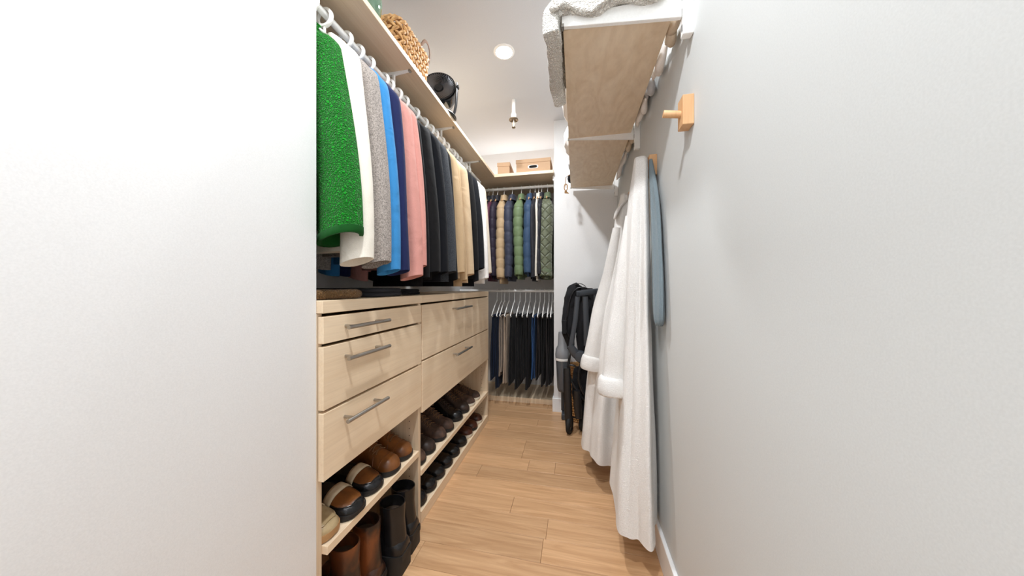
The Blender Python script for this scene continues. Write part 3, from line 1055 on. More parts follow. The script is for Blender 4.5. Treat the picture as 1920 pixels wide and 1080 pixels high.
def shoe_mesh(kind, k, Ls):
    """kind parts in local axes: toe at x=0 pointing +x, heel at -Ls, sole on z=0"""
    Hs = {'low': [(0, 0.055), (0.1, 0.064), (0.38, 0.082), (0.5, 0.076), (0.62, 0.062), (0.76, 0.046), (0.92, 0.037), (1, 0.012)],
          'boot': [(0, 0.06), (0.1, 0.085), (0.36, 0.122), (0.46, 0.108), (0.58, 0.080), (0.70, 0.058), (0.82, 0.047), (0.93, 0.040), (1, 0.012)],
          'loafer': [(0, 0.045), (0.1, 0.050), (0.36, 0.052), (0.5, 0.058), (0.62, 0.052), (0.76, 0.040), (0.88, 0.030), (0.95, 0.024), (1, 0.008)],
          'tall': [(0, 0.035), (0.06, 0.05), (0.15, 0.06), (0.38, 0.105), (0.5, 0.092), (0.62, 0.066), (0.76, 0.052), (0.92, 0.044), (1, 0.014)]}[kind]
    return Hs


def shoe(name, label, kind, toe, zb, mats, y, rz=0.0, Ls=0.27, k=1.0, group=None, cat='shoe', sole_h=0.018, heel_h=0.0, shaft=None, strap=False, laces=False, collar=0.0, apron=None):
    """toe=(x) of the toe tip"""
    up, sole, lin_ = mats
    WS = WT if kind == 'tall' else WS0
    c0 = math.cos(rz)
    s0 = math.sin(rz)
    t = thing(name, label, cat, (toe - c0 * Ls / 2, y - s0 * Ls / 2, zb), rz, group)
    Hs = shoe_mesh(kind, k, Ls)
    X = lambda s: (s - 0.5) * Ls
    st = [0, 0.02, 0.06, 0.12, 0.2, 0.3, 0.38, 0.45, 0.52, 0.6, 0.68, 0.76, 0.84, 0.9, 0.95, 0.98, 1.0]
    zf = lambda s: sole_h + heel_h * smooth_interp([(0, 1), (0.32, 0.95), (0.62, 0.0), (1, 0.0)], s)
    m = MB()
    rings = []
    for s in st:
        rings.append(arch(sinterp(WS, s) * k, sinterp(Hs, s) * k, zf(s) - 0.002, X(s)))
    n = len(rings[0])
    vs = [p for r in rings for p in r]
    fs = [(i * n + j, i * n + (j + 1) % n, (i + 1) * n + (j + 1) % n, (i + 1) * n + j) for i in range(len(rings) - 1) for j in range(n)]
    fs += [tuple(reversed(range(n))), tuple(range((len(rings) - 1) * n, len(rings) * n))]
    m.add(vs, fs)
    # collar / shaft: open tube with an inner wall
    top = shaft if shaft else (collar if collar else 0.0)
    zc = zf(0.2) + sinterp(Hs, 0.2) * k
    zt = zf(0.2) + top if shaft else zc + top
    ax, by = (0.20 * Ls, 0.034 * k)
    sx = 0.22
    lo = zc - 0.035
    if kind == 'tall':
        lo = zf(0.2) + 0.004
        by = 0.0375 * k
    rr = []
    for q, (z, fa, fb) in enumerate(((lo, 1.06 if shaft else 1.0, 1.04 if shaft else 0.98), (lerp(lo, zt, 0.3), 1.04 if shaft else 1.0, 1.0), (lerp(lo, zt, 0.65), 0.93 if shaft else 0.98, 0.96 if shaft else 1.03), (zt - 0.004, 0.98, 1.06), (zt, 0.97, 1.05), (zt, 0.90, 0.96), (zt - 0.006, 0.88, 0.93), (zt - 0.04, 0.84, 0.88))):
        sl = (z - lo) * (0.06 if shaft else 0.10)
        ring = []
        for j in range(24):
            a_ = 2 * PI * j / 24
            zz = z
            if q >= 3 and q <= 5 and not shaft:
                zz += 0.012 * math.cos(a_) * (1 if kind != 'low' else 0.3) + 0.008 * (math.cos(a_) < -0.6)
            ring.append((X(sx) + ax * fa * math.cos(a_) + sl * (0.3 if shaft else 0), by * fb * math.sin(a_), zz))
        rr.append(ring)
    m.loft(rr, False, False)
    m.build('upper', up, t, 50)
    MB().loft([[(p[0], p[1], p[2] + 0.001) for p in rr[-1]], [(X(sx) + (p[0] - X(sx)) * 0.4, p[1] * 0.4, p[2] + 0.001) for p in rr[-1]]], False, True).build('insole', lin_, t)
    # sole
    out = [(X(s), sinterp(WS, s) * k + 0.0035) for s in st]
    loop = out + [(x, -w_) for x, w_ in reversed(out)]
    loop[0] = (loop[0][0] - 0.003, loop[0][1])
    loop[-1] = (loop[-1][0] - 0.003, loop[-1][1])
    nh = len(out)
    ss = st + list(reversed(st))
    spring = lambda s: 0.006 * max(0, (s - 0.8) / 0.2) ** 2
    lo_r = [(x, y_, (heel_h * smooth_interp([(0, 1), (0.30, 0.95), (0.62, 0), (1, 0)], s)) + spring(s)) for (x, y_), s in zip(loop, ss)]
    hi_r = [(x, y_, zf(s) + 0.002) for (x, y_), s in zip(loop, ss)]
    md_r = [(x * 1.004, y_ * 1.03, lerp(a_[2], b_[2], 0.5)) for (x, y_), a_, b_ in zip(loop, lo_r, hi_r)]
    so = MB()
    rg = [lo_r, md_r, hi_r]
    nn = len(loop)
    fs = []
    for i in range(2):
        for j in range(nn):
            q = (j + 1) % nn
            fs.append((i * nn + j, i * nn + q, (i + 1) * nn + q, (i + 1) * nn + j))
    # caps as strips
    for base, rev in ((0, True), (2 * nn, False)):
        for i in range(nh - 1):
            f = (base + i, base + i + 1, base + nn - 2 - i, base + nn - 1 - i)
            fs.append(tuple(reversed(f)) if rev else f)
    so.add([p for r in rg for p in r], fs)
    so.build('sole', sole, t, 40)
    # heel block
    hb = [s for s in st if s <= 0.3]
    o2 = [(X(s), sinterp(WS, s) * k + 0.004) for s in hb]
    lp = o2 + [(x, -w_) for x, w_ in reversed(o2)]
    hh = heel_h if heel_h else 0.010
    if heel_h:
        MB().loft([[(x * 1.0, y_ * 0.97, 0) for x, y_ in lp], [(x, y_ * 1.0, 0.004) for x, y_ in lp], [(x, y_, hh + 0.003) for x, y_ in lp]], True, True).build('heel', sole, t, 40)
    if laces:
        la = MB()
        for i, s in enumerate((0.50, 0.56, 0.62, 0.68)):
            w0, h0, z0 = sinterp(WS, s) * k, sinterp(Hs, s) * k, zf(s)
            for sg in (-1, 1):
                pts = []
                for q in (58, 72, 90, 108, 122):
                    a_ = math.radians(q)
                    pts.append((X(s) + sg * (q - 90) / 32 * 0.008, w0 * math.copysign(abs(math.cos(a_)) ** 0.8, math.cos(a_)), z0 + h0 * math.sin(a_) ** 0.8 + 0.0008))
                la.tube(pts, 0.0021, 6)
        # bow
        s = 0.42
        z0 = zf(s) + sinterp(Hs, s) * k + 0.002
        for sg in (-1, 1):
            la.tube([(X(s), 0, z0), (X(s) + 0.01, sg * 0.018, z0 + 0.004), (X(s) + 0.018, sg * 0.03, z0 - 0.008), (X(s) + 0.022, sg * 0.018, z0 - 0.008), (X(s) + 0.004, 0, z0)], 0.0016, 6)
        la.build('laces', lin_ if laces is True else laces, t)
    if kind in ('boot', 'low'):
        sm = MB()
        for s in (0.80, 0.695):
            pts = []
            for q in range(8, 173, 12):
                a_ = math.radians(q)
                w0, h0 = sinterp(WS, s) * k, sinterp(Hs, s) * k
                pts.append((X(s) + 0.010 * (math.sin(a_) - 0.5) * (1 if s > 0.75 else -1.2), w0 * math.copysign(abs(math.cos(a_)) ** 0.8, math.cos(a_)), zf(s) - 0.002 + h0 * abs(math.sin(a_)) ** 0.8))
            sm.tube(pts, 0.0013, 5)
            sm.build('seam', up, t)
            sm = MB()
    if strap:
        rows_ = []
        for s in (0.60, 0.63, 0.67, 0.71):
            row = []
            for q in range(14, 167, 9):
                a_ = math.radians(q)
                w0, h0 = sinterp(WS, s) * k + 0.004, sinterp(Hs, s) * k + 0.0045
                row.append((X(s) + 0.006 * math.sin(a_), w0 * math.copysign(abs(math.cos(a_)) ** 0.8, math.cos(a_)), zf(s) + h0 * abs(math.sin(a_)) ** 0.8))
            rows_.append(row)
        sm = MB()
        nr = len(rows_[0])
        sm.add([p for r in rows_ for p in r], [(i * nr + j, i * nr + j + 1, (i + 1) * nr + j + 1, (i + 1) * nr + j) for i in range(len(rows_) - 1) for j in range(nr - 1)])
        so_ = sm.build('strap', SH['cream'], t)
        md = so_.modifiers.new('solidify', 'SOLIDIFY')
        md.thickness = 0.003
        so_['label'] = 'cream leather strap'
    if apron:
        rows_ = []
        for s in (0.68, 0.72, 0.77, 0.82, 0.87, 0.91, 0.94):
            row = []
            sp = 56 * (1 - max(0, (s - 0.8) / 0.16) ** 2 * 0.6)
            for j in range(13):
                a_ = math.radians(90 + sp * (j / 6 - 1))
                w0, h0 = sinterp(WS, s) * k + 0.0015, sinterp(Hs, s) * k + 0.002
                row.append((X(s), w0 * math.copysign(abs(math.cos(a_)) ** 0.8, math.cos(a_)), zf(s) - 0.002 + h0 * abs(math.sin(a_)) ** 0.8))
            rows_.append(row)
        sm = MB()
        nr = 13
        sm.add([p for r in rows_ for p in r], [(i * nr + j, i * nr + j + 1, (i + 1) * nr + j + 1, (i + 1) * nr + j) for i in range(len(rows_) - 1) for j in range(nr - 1)])
        sm.build('apron', SH[apron], t)
        st_ = MB()
        edge = [r[0] for r in rows_] + [rows_[-1][j] for j in range(1, nr - 1)] + [r[-1] for r in reversed(rows_)]
        st_.tube([(p[0], p[1], p[2] + 0.0006) for p in edge], 0.0017, 6).build('stitch_ridge', up, t)
    return t


b_, w_, tn = SH['sole_black'], SH['sole_white'], SH['sole_tan']
ln, lp_ = SH['lining'], SH['lining_pale']
# left unit, upper shelf (toes towards the aisle)
gl = 'shoes on the shelf under the three drawers'
shoe('loafer', 'gold leather loafer with tan sole on the dresser shelf', 'loafer', -0.690, 0.34, (SH['gold'], tn, lp_), 0.778 - 0.026, k=0.98, group=gl, cat='loafer', sole_h=0.022, apron='gold', strap=True)
for yy, lb in ((0.845, 'brown and black loafer with cream strap beside the gold loafer'), (0.957, 'brown and black loafer with cream strap beside the brown boots')):
    shoe('loafer', lb, 'loafer', -0.688 + (0.012 if yy < 0.9 else 0.0), 0.34, (SH['black'], b_, lp_), yy, k=1.03, group=gl, cat='loafer', sole_h=0.016, strap=True, apron='tan', rz=-0.05)
for yy, lb in ((1.065, 'cognac leather lace boot beside the strapped loafers'), (1.166, 'cognac leather lace boot against the dresser divider panel')):
    shoe('ankle_boot', lb, 'boot', -0.690 + (0.006 if yy < 1.1 else 0), 0.34, (SH['tan'], b_, ln), yy, k=1.0, group=gl, cat='boot', laces=SH['lace_brown'], collar=0.03, rz=-0.03)
# left unit, on the floor: heels towards the aisle
gf = 'boots on the floor under the shoe shelf'
for yy, x, lb in ((1.032, -0.628, 'black heeled leather boot beside the brown boots on the floor'), (1.124, -0.640, 'black heeled leather boot against the dresser divider on the floor')):
    t = shoe('heeled_boot', lb, 'tall', x, 0.0, (SH['black'], b_, ln), yy, rz=PI, k=1.04, Ls=0.25, group=gf, cat='boot', shaft=0.175, heel_h=0.052, sole_h=0.022)
    t.location.x = x - 0.125
for yy, x, lb in ((0.938, -0.668, 'worn cognac leather boot beside the black heeled boots'), (0.842, -0.675, 'worn cognac leather boot beside the black lace boot')):
    t = shoe('heeled_boot', lb, 'tall', x, 0.0, (SH['cognac_boot'], b_, ln), yy, rz=PI, k=1.0, Ls=0.25, group=gf, cat='boot', shaft=0.19, heel_h=0.035, sole_h=0.018)
    t.location.x = x - 0.125
t = shoe('lace_boot', 'black lace boot at the wall end of the floor row', 'tall', -0.70, 0.0, (SH['black'], b_, ln), 0.757, rz=PI, k=1.0, Ls=0.26, group=gf, cat='boot', shaft=0.14, laces=True)
t.location.x = -0.70 - 0.13
# right unit, upper shelf
gu = 'shoes on the upper shelf under the wide drawers'
UP = [(1.297, 'brown_suede', b_, 'boot', 'brown suede lace boot hard against the dresser divider'), (1.398, 'dark_brown', b_, 'boot', 'dark brown lace boot second from the divider, upper row'),
      (1.527, 'brown_suede', b_, 'boot', 'brown lace boot third from the divider, upper row'), (1.632, 'brown_suede', b_, 'boot', 'brown lace boot beside the black lace boot, upper row'),
      (1.772, 'black', b_, 'boot', 'black lace boot among the brown boots, upper row'), (1.893, 'dark_brown', b_, 'boot', 'dark brown boot beside the pale soled shoes, upper row'),
      (2.010, 'brown_suede', w_, 'low', 'brown suede shoe with pale sole beside the dark brown boot'), (2.122, 'brown_suede', w_, 'low', 'brown suede shoe with pale sole at the end of the upper row')]
for yy, mk, so, kind, lb in UP:
    shoe('lace_boot' if kind == 'boot' else 'lace_shoe', lb, kind, -0.694, 0.24, (SH[mk], so, ln), yy, k=0.97, group=gu, cat='boot' if kind == 'boot' else 'shoe', laces=SH['lace_brown'] if mk != 'black' else SH['lace_dark'], collar=0.02 if kind == 'boot' else 0.006)
LO = [(1.297, 'black', b_, 'first from the divider'), (1.400, 'black', b_, 'second from the divider'), (1.502, 'black', b_, 'third from the divider'), (1.605, 'black', b_, 'fourth from the divider'),
      (1.713, 'black', b_, 'fifth from the divider'), (1.835, 'black', b_, 'beside the chestnut shoes'), (1.948, 'oxblood', w_, None), (2.050, 'oxblood', b_, None), (2.165, 'oxblood', w_, None)]
for i, (yy, mk, so, wh) in enumerate(LO):
    lb = 'black leather shoe on the bottom shelf, ' + wh if wh else ('chestnut shoe with pale sole beside the black shoes, bottom shelf', 'chestnut shoe with black sole between two pale soled ones', 'chestnut shoe with pale sole at the end of the bottom shelf')[i - 6]
    shoe('lace_shoe', lb, 'low', -0.690, 0.053, (SH[mk], so, ln), yy, k=0.96, group='shoes on the bottom shelf under the wide drawers', cat='shoe', laces=SH['lace_dark'], collar=0.008)
# ------------------------------------------------------------------ things on the shelves
# green glass vase
v = thing('glass_vase', 'round green glass vase on the long shelf beside the wicker basket', 'vase', (-0.815, 0.965, 2.052))
prof = [(0.035, 0.0), (0.06, 0.004), (0.095, 0.04), (0.108, 0.09), (0.098, 0.14), (0.065, 0.18), (0.038, 0.20), (0.036, 0.225), (0.044, 0.24)]
pf = []
for i in range(len(prof) - 1):
    for t in (0, 0.25, 0.5, 0.75):
        x = i + t
        ks = [(j, p[0]) for j, p in enumerate(prof)]
        kz = [(j, p[1]) for j, p in enumerate(prof)]
        pf.append((sinterp(ks, x), max(0, sinterp(kz, x))))
pf.append(prof[-1])
inner = [(max(0.004, r - 0.004), z + (0.005 if i < 6 else 0)) for i, (r, z) in enumerate(pf)]
MB().lathe(pf + list(reversed(inner)), 40, cap0=True, cap1=True).build('bowl', 'glass', v, 60)

# wicker basket
bk = thing('wicker_basket', 'woven wicker basket with a leather handle on the long shelf', 'basket', (-0.865, 1.268, 2.052))
hx, hy, hh = 0.142, 0.135, 0.150


def rrect(hx, hy, r, u):
    """point and tangent on a rounded rectangle, u in 0..1"""
    segs = [2 * (hy - r), PI / 2 * r, 2 * (hx - r), PI / 2 * r] * 2
    tot = sum(segs)
    d = (u % 1) * tot
    # start at (hx, -(hy-r)) going +y
    cs = [(hx, -(hy - r), 0), (hx - r, hy - r, 0), (hx - r, hy, PI / 2), (-(hx - r), hy - r, PI / 2), (-hx, hy - r, PI), (-(hx - r), -(hy - r), PI), (-(hx - r), -hy, 3 * PI / 2), (hx - r, -(hy - r), 3 * PI / 2)]
    for i, s in enumerate(segs):
        if d <= s:
            x, y, a = cs[i]
            if i % 2 == 0:
                return (x - math.sin(a) * d, y + math.cos(a) * d, a)
            th = a + d / r
            return (x + r * math.cos(th), y + r * math.sin(th), th)
        d -= s
    return cs[0]


m = MB()
NR, NCc = 8, 34
rnd = random.Random(5)
for i in range(NR):
    z = 0.010 + (hh - 0.016) * i / (NR - 1)
    g_ = 0.90 + 0.10 * (i / (NR - 1)) ** 0.6
    for j in range(NCc):
        x, y, a = rrect(hx * g_, hy * g_, 0.045, (j + 0.5 * (i % 2)) / NCc)
        nx, ny = math.cos(a), math.sin(a)
        tx, ty = -ny, nx
        sg = 1 if i % 2 else -1
        ln_, wd = 0.021 * rnd.uniform(0.9, 1.15), 0.0085
        pts, rad = [], []
        for q in (-1, -0.5, 0, 0.5, 1):
            al = q * ln_ * 0.75
            pts.append((x + tx * al + nx * (0.006 * (1 - q * q)), y + ty * al + ny * (0.006 * (1 - q * q)), z + sg * q * 0.011 + rnd.uniform(-0.001, 0.001)))
            rad.append(wd * (1 - 0.55 * q * q))
        m.tube(pts, rad, 6)
wv = m.build('weave', 'wicker', bk)
wv['kind'] = 'stuff'
MB().loft([[rrect(hx * k - 0.006, hy * k - 0.006, 0.04, u / 40)[:2] + (z,) for u in range(40)] for z, k in ((0.002, 0.88), (0.01, 0.90), (hh - 0.01, 0.98))], True, False).build('liner', 'wicker', bk)
rim = MB()
for ph in (0, PI):
    pts = []
    for u in range(121):
        x, y, a = rrect(hx, hy, 0.05, u / 120)
        q = u * 1.3 + ph
        pts.append((x + math.cos(a) * 0.005 * math.cos(q), y + math.sin(a) * 0.005 * math.cos(q), hh + 0.004 + 0.005 * math.sin(q)))
    rim.tube(pts, 0.0058, 6)
rim.build('rim', 'wicker', bk)
hd = MB()
hd.tube([(hx - 0.005, 0.035, hh - 0.03), (hx + 0.010, 0.036, hh + 0.016), (hx + 0.016, 0.055, hh + 0.046), (hx + 0.018, 0.080, hh + 0.052), (hx + 0.016, 0.105, hh + 0.038), (hx + 0.010, 0.120, hh + 0.006), (hx - 0.004, 0.120, hh - 0.03)], [(0.0025, 0.009)] * 7, 8, ref=(1, 0, 0))
h_ = hd.build('handle', 'strap_tan', bk, sub=1)
h_['label'] = 'brown leather loop handle'

# black air circulator fan, its round grille tilted up and out
M['fan_glint'] = plain('fan_grille', rgb(120, 120, 124), 0.3)  # black grille coloured lighter, standing in for highlights on its fins
fan = thing('air_fan', 'black round air circulator fan tilted upward on the long shelf', 'fan', (-0.785, 1.635, 2.052))
tilt = Matrix.Rotation(math.radians(-18), 3, 'Y').to_3x3() @ Matrix.Rotation(math.radians(42), 3, 'X').to_3x3()
tilt = Vector((0, 0, 1)).rotation_difference(Vector((0.25, -0.90, 0.22)).normalized()).to_matrix()
fc = Vector((0, 0, 0.178))
FR = 0.098
MB().lathe([(0.0, -0.13), (0.045, -0.128), (0.075, -0.105), (0.095, -0.06), (FR, -0.015), (FR + 0.003, 0.004), (FR, 0.014), (FR - 0.008, 0.016), (FR - 0.012, 0.006), (FR - 0.02, -0.03)], 48, c=fc, mat=tilt).build('housing', 'black_gloss', fan, 50)
blades = MB()
for k in range(44):
    a0 = 2 * PI * k / 44
    pts = []
    for i in range(7):
        t = i / 6
        r = lerp(0.026, FR - 0.009, t)
        a_ = a0 + 0.75 * t
        pts.append(tilt @ Vector((r * math.cos(a_), r * math.sin(a_), 0.012 - 0.018 * (1 - t) ** 2 + 0.006 * math.sin(t * PI))) + fc)
    blades.tube(pts, [(0.0045, 0.0014)] * 7, 5, ref=tilt @ Vector((0, 0, 1)))
blades.build('grille', 'fan_glint', fan)
MB().lathe([(0.0, 0.010), (0.022, 0.008), (0.028, 0.000), (0.027, -0.010), (0, -0.012)], 28, c=fc, mat=tilt).build('hub', 'black', fan)
MB().lathe([(0.0, -0.045), (FR - 0.015, -0.04)], 28, c=fc, mat=tilt).build('inner_plate', 'dark', fan)
for s_ in (-1, 1):
    ax = tilt @ Vector((1, 0, 0))
    ax = Vector((1, 0.15, 0)).normalized()
    p0 = fc + ax * s_ * (FR + 0.010) + Vector((0, 0, 0))
    st = MB()
    st.tube([p0 + Vector((0, 0, 0.03)), p0, (p0.x * 0.96, p0.y * 0.96, 0.06), (p0.x * 0.8, p0.y * 0.8, 0.016)], [(0.006, 0.014), (0.007, 0.017), (0.007, 0.016), (0.007, 0.018)], 10, ref=ax)
    st.build('stand_arm', 'black', fan, sub=1)
    MB().lathe([(0.0, 0.008), (0.012, 0.007), (0.014, 0.0), (0.0, 0.0)], 16, c=p0 + ax * s_ * 0.004, mat=Vector((0, 0, 1)).rotation_difference(ax * s_).to_matrix()).build('pivot_knob', 'black', fan)
MB().lathe([(0.0, 0.0), (0.098, 0.0), (0.102, 0.006), (0.098, 0.014), (0.06, 0.022), (0.0, 0.024)], 40).build('base', 'black', fan)


# kraft boxes
def kraft_box(label, x0, x1, y0, y1, h, lid, hole, rz=0):
    b = thing('storage_box', label, 'box', ((x0 + x1) / 2, (y0 + y1) / 2, 2.056), rz)
    hx_, hy_ = (x1 - x0) / 2, (y1 - y0) / 2
    MB().box(-hx_ + 0.004, hx_ - 0.004, -hy_ + 0.004, hy_ - 0.004, 0, h - 0.006).build('body', 'kraft', b, False, 0.0015)
    MB().box(-hx_, hx_, -hy_, hy_, h - lid, h).build('lid', 'kraft', b, False, 0.0015)
    if hole:
        zc = h * 0.45
        rr = []
        for r_, dy in ((1.25, 0.0035), (1.25, 0.0005), (1.0, -0.0005), (0.98, 0.003)):
            rr.append([(hole * u * r_ if abs(u) < 2 else 0, -hy_ + dy, zc + 0.012 * v_ * r_) for u, v_ in sell(1, 1, 28, 0.55)])
        MB().loft(rr, False, False).build('grip_rim', 'white_plastic', b)
        MB().loft([[(hole * u, -hy_ + 0.0028, zc + 0.012 * v_) for u, v_ in sell(1, 1, 28, 0.55)]], False, True).build('grip_hole', 'dark', b)
    else:
        MB().box(-0.003, 0.003, -hy_ - 0.001, -hy_ + 0.0015, h - lid + 0.008, h - 0.006).build('lid_notch', 'kraft', b, False)
    return b


kraft_box('small kraft cardboard box with lid on the alcove shelf', -0.695, -0.580, 2.60, 2.90, 0.115, 0.034, 0, math.radians(3))
kraft_box('long kraft cardboard box with black grip hole on the alcove shelf', -0.518, -0.213, 2.60, 2.83, 0.125, 0.032, 0.036)


# folded clothes on the dresser worktop
def folded(label, cat, mat, x0, x1, y0, y1, z0, h, layers, seed, rz=0, edge=0.5):
    rnd = random.Random(seed)
    o = thing('folded_' + cat, label, cat, ((x0 + x1) / 2, (y0 + y1) / 2, z0), rz)
    th = h / layers
    for i in range(layers):
        m = MB()
        hx_, hy_ = (x1 - x0) / 2 - rnd.uniform(0, 0.012), (y1 - y0) / 2 - rnd.uniform(0, 0.012)
        n, k = 40, 10
        rings = []
        for j in range(k + 1):
            a_ = PI * (j / k - 0.5)
            rr = math.cos(a_) ** 0.5 if abs(math.cos(a_)) > 1e-6 else 0
            ins = th * 0.5 * (1 - rr) * 1.4
            ring = []
            for u in range(n):
                x, y_, t_ = rrect(max(0.02, hx_ - ins), max(0.02, hy_ - ins), 0.03, u / n)
                wz = 0.004 * noise.noise(Vector((x * 14, y_ * 14, seed + i)))
                ring.append((x, y_, th * (i + 0.5 + 0.5 * math.sin(a_)) + (wz if j > k // 2 else 0) + 0.0005))
            rings.append(ring)
        m.loft(rings, True, True)
        m.build('fold', mat, o, 60)
    return o


ZT = 1.03
folded('brown knitted sweater folded on the dresser worktop', 'sweater', C['knit'], -0.95, -0.705, 0.715, 0.925, ZT, 0.030, 1, 3, math.radians(-14))
folded('charcoal jersey folded flat on the worktop beside the brown sweater', 'jersey', C['fold'], -1.0, -0.712, 0.955, 1.165, ZT, 0.032, 2, 4, math.radians(5))
folded('black sweatshirt folded flat on the worktop beyond the charcoal jersey', 'sweatshirt', C['foldblack'], -1.02, -0.76, 1.20, 1.42, ZT, 0.026, 2, 5)
# ------------------------------------------------------------------ robes, towel, linen
def hang(name, label, cat, mat, hookp, levels, nfold, seed, hemf=None, n=120, amp=0.10, root_z=None, capx=XR - 0.006, group=None, steps=70):
    """cloth gathered on a hook; levels = [(z, cx, cy, half_n, half_t, amp)], folds deepen downward"""
    rnd = random.Random(seed)
    z0 = levels[-1][0]
    o = thing(name, label, cat, (levels[-1][1], levels[-1][2], z0), 0, group)
    zs = [lerp(levels[0][0], z0, i / steps) for i in range(steps + 1)]
    key = [[(-l[0], l[i]) for l in levels] for i in range(1, 6)]
    ph1, ph2 = rnd.uniform(0, 6), rnd.uniform(0, 6)
    rings = []
    for z in zs:
        cx, cy, hn, ht, am = [sinterp(k, -z) for k in key]
        s = (levels[0][0] - z) / (levels[0][0] - z0)
        ring = []
        for j in range(n):
            q = 2 * PI * j / n
            fo = math.sin(nfold * q + ph1 + 0.6 * math.sin(2.0 * s * PI + ph2))
            f2 = math.sin((nfold * 2 + 1) * q + ph2 + 1.1 * s)
            r = 1 + am * (0.72 * fo + 0.20 * f2)
            ca, sa = math.cos(q), math.sin(q)
            x = cx + hn * math.copysign(abs(ca) ** 0.9, ca) * r
            y = cy + ht * math.copysign(abs(sa) ** 0.9, sa) * r
            zz = z
            if hemf:
                zz = z + hemf(x, y) * max(0, s - 0.5) * 2
            w_ = 0.004 * noise.noise(Vector((x * 9, y * 9, z * 4 + seed))) + 0.007 * min(1, s * 3) * noise.noise(Vector((math.cos(q) * 2.2, math.sin(q) * 2.2, z * 1.4 + seed * 2.7)))
            ring.append((min(capx, x + w_) - o.location.x, y + w_ - o.location.y, zz - z0))
        rings.append(ring)
    last = rings[-1]
    c = sum((Vector(p) for p in last), Vector()) / len(last)
    rings.append([tuple(c + (Vector(p) - c) * 0.95 + Vector((0, 0, -0.004 + p[2] - c.z - (p[2] - c.z)))) if False else tuple(Vector(p) * 1.0 + (c - Vector(p)).normalized() * 0.012 + Vector((0, 0, 0.0))) for p in last])
    rings.append([tuple(Vector(p) + Vector((0, 0, 0.10))) for p in rings[-1]])
    MB().loft(rings, True, True).build('cloth', mat, o, 80)
    return o


def robe_sleeve(parent, mat, pts, rad, cuff_r, seed, ref=(0, 1, 0)):
    """sleeve hanging from the shoulder, ending in a turned-back cuff"""
    rnd = random.Random(seed)
    P = [Vector(p) for p in pts]
    # resample
    N = 40
    path, rr = [], []
    keys = [[(i, p[k]) for i, p in enumerate(P)] for k in range(3)]
    ra = [(i, r[0]) for i, r in enumerate(rad)]
    rb = [(i, r[1]) for i, r in enumerate(rad)]
    for i in range(N + 1):
        u = i / N * (len(P) - 1)
        path.append(Vector([sinterp(k, u) for k in keys]) - parent.location)
        wob = 1 + 0.05 * math.sin(u * 4 + seed)
        rr.append((sinterp(ra, u) * wob, sinterp(rb, u)))
    m = MB()
    m.tube(path, rr, 26, True, ref=ref)
    # long soft folds
    sl = m.build('sleeve', mat, parent, 80)
    d = (path[-1] - path[-4]).normalized()
    a, b = cuff_r
    cm = MB()
    cp, cr = [], []
    for s, k in ((-0.066, 0.90), (-0.064, 1.02), (-0.054, 1.10), (-0.036, 1.14), (-0.016, 1.16), (0.004, 1.14), (0.012, 1.06), (0.010, 0.96), (-0.004, 0.90), (-0.03, 0.86)):
        cp.append(path[-1] + d * s)
        cr.append((a * k, b * k))
    # tube() takes tangents from the path, so make rings by hand
    aa = Vector(ref)
    aa = (aa - d * aa.dot(d)).normalized()
    bb = d.cross(aa)
    rings = []
    for p, (r1, r2) in zip(cp, cr):
        rings.append([p + aa * (r1 * math.cos(2 * PI * k / 34) * (1 + 0.03 * math.sin(3 * k + seed))) + bb * (r2 * math.sin(2 * PI * k / 34)) for k in range(34)])
    cm.loft(rings, True, True).build('cuff', mat, sl, 80)
    return sl


# near robe on the middle hook
TER = M['terry']
near = hang('bathrobe', 'white terry bathrobe hanging together with the blue towel', 'bathrobe', TER, None,
            [(1.615, 0.270, 1.375, 0.026, 0.030, 0.03), (1.58, 0.270, 1.375, 0.030, 0.040, 0.05), (1.45, 0.264, 1.38, 0.038, 0.066, 0.07), (1.2, 0.258, 1.39, 0.046, 0.105, 0.13),
             (0.95, 0.256, 1.405, 0.052, 0.135, 0.16), (0.6, 0.248, 1.385, 0.062, 0.165, 0.17), (0.3, 0.240, 1.370, 0.076, 0.185, 0.17), (0.13, 0.236, 1.365, 0.082, 0.195, 0.17)],
            5, 3, hemf=lambda x, y: 0.012 * math.sin(y * 14) + 0.10 * max(0, y - 1.42))
robe_sleeve(near, TER, [(0.245, 1.42, 1.38), (0.220, 1.42, 1.15), (0.190, 1.405, 0.92), (0.172, 1.39, 0.75), (0.164, 1.375, 0.612)],
            [(0.03, 0.03), (0.044, 0.04), (0.056, 0.045), (0.064, 0.050), (0.068, 0.052)], (0.074, 0.060), 4, ref=(0.5, 0.8, 0))
# shoulder fold rolled over the peg
m = MB()
m.tube([Vector(p) - near.location for p in ((0.270, 1.35, 1.50), (0.268, 1.362, 1.58), (0.272, 1.372, 1.615), (0.284, 1.382, 1.605), (0.292, 1.39, 1.54))], [(0.020, 0.026), (0.028, 0.03), (0.028, 0.026), (0.022, 0.026), (0.012, 0.02)], 18)
m.build('collar', TER, near, sub=1)
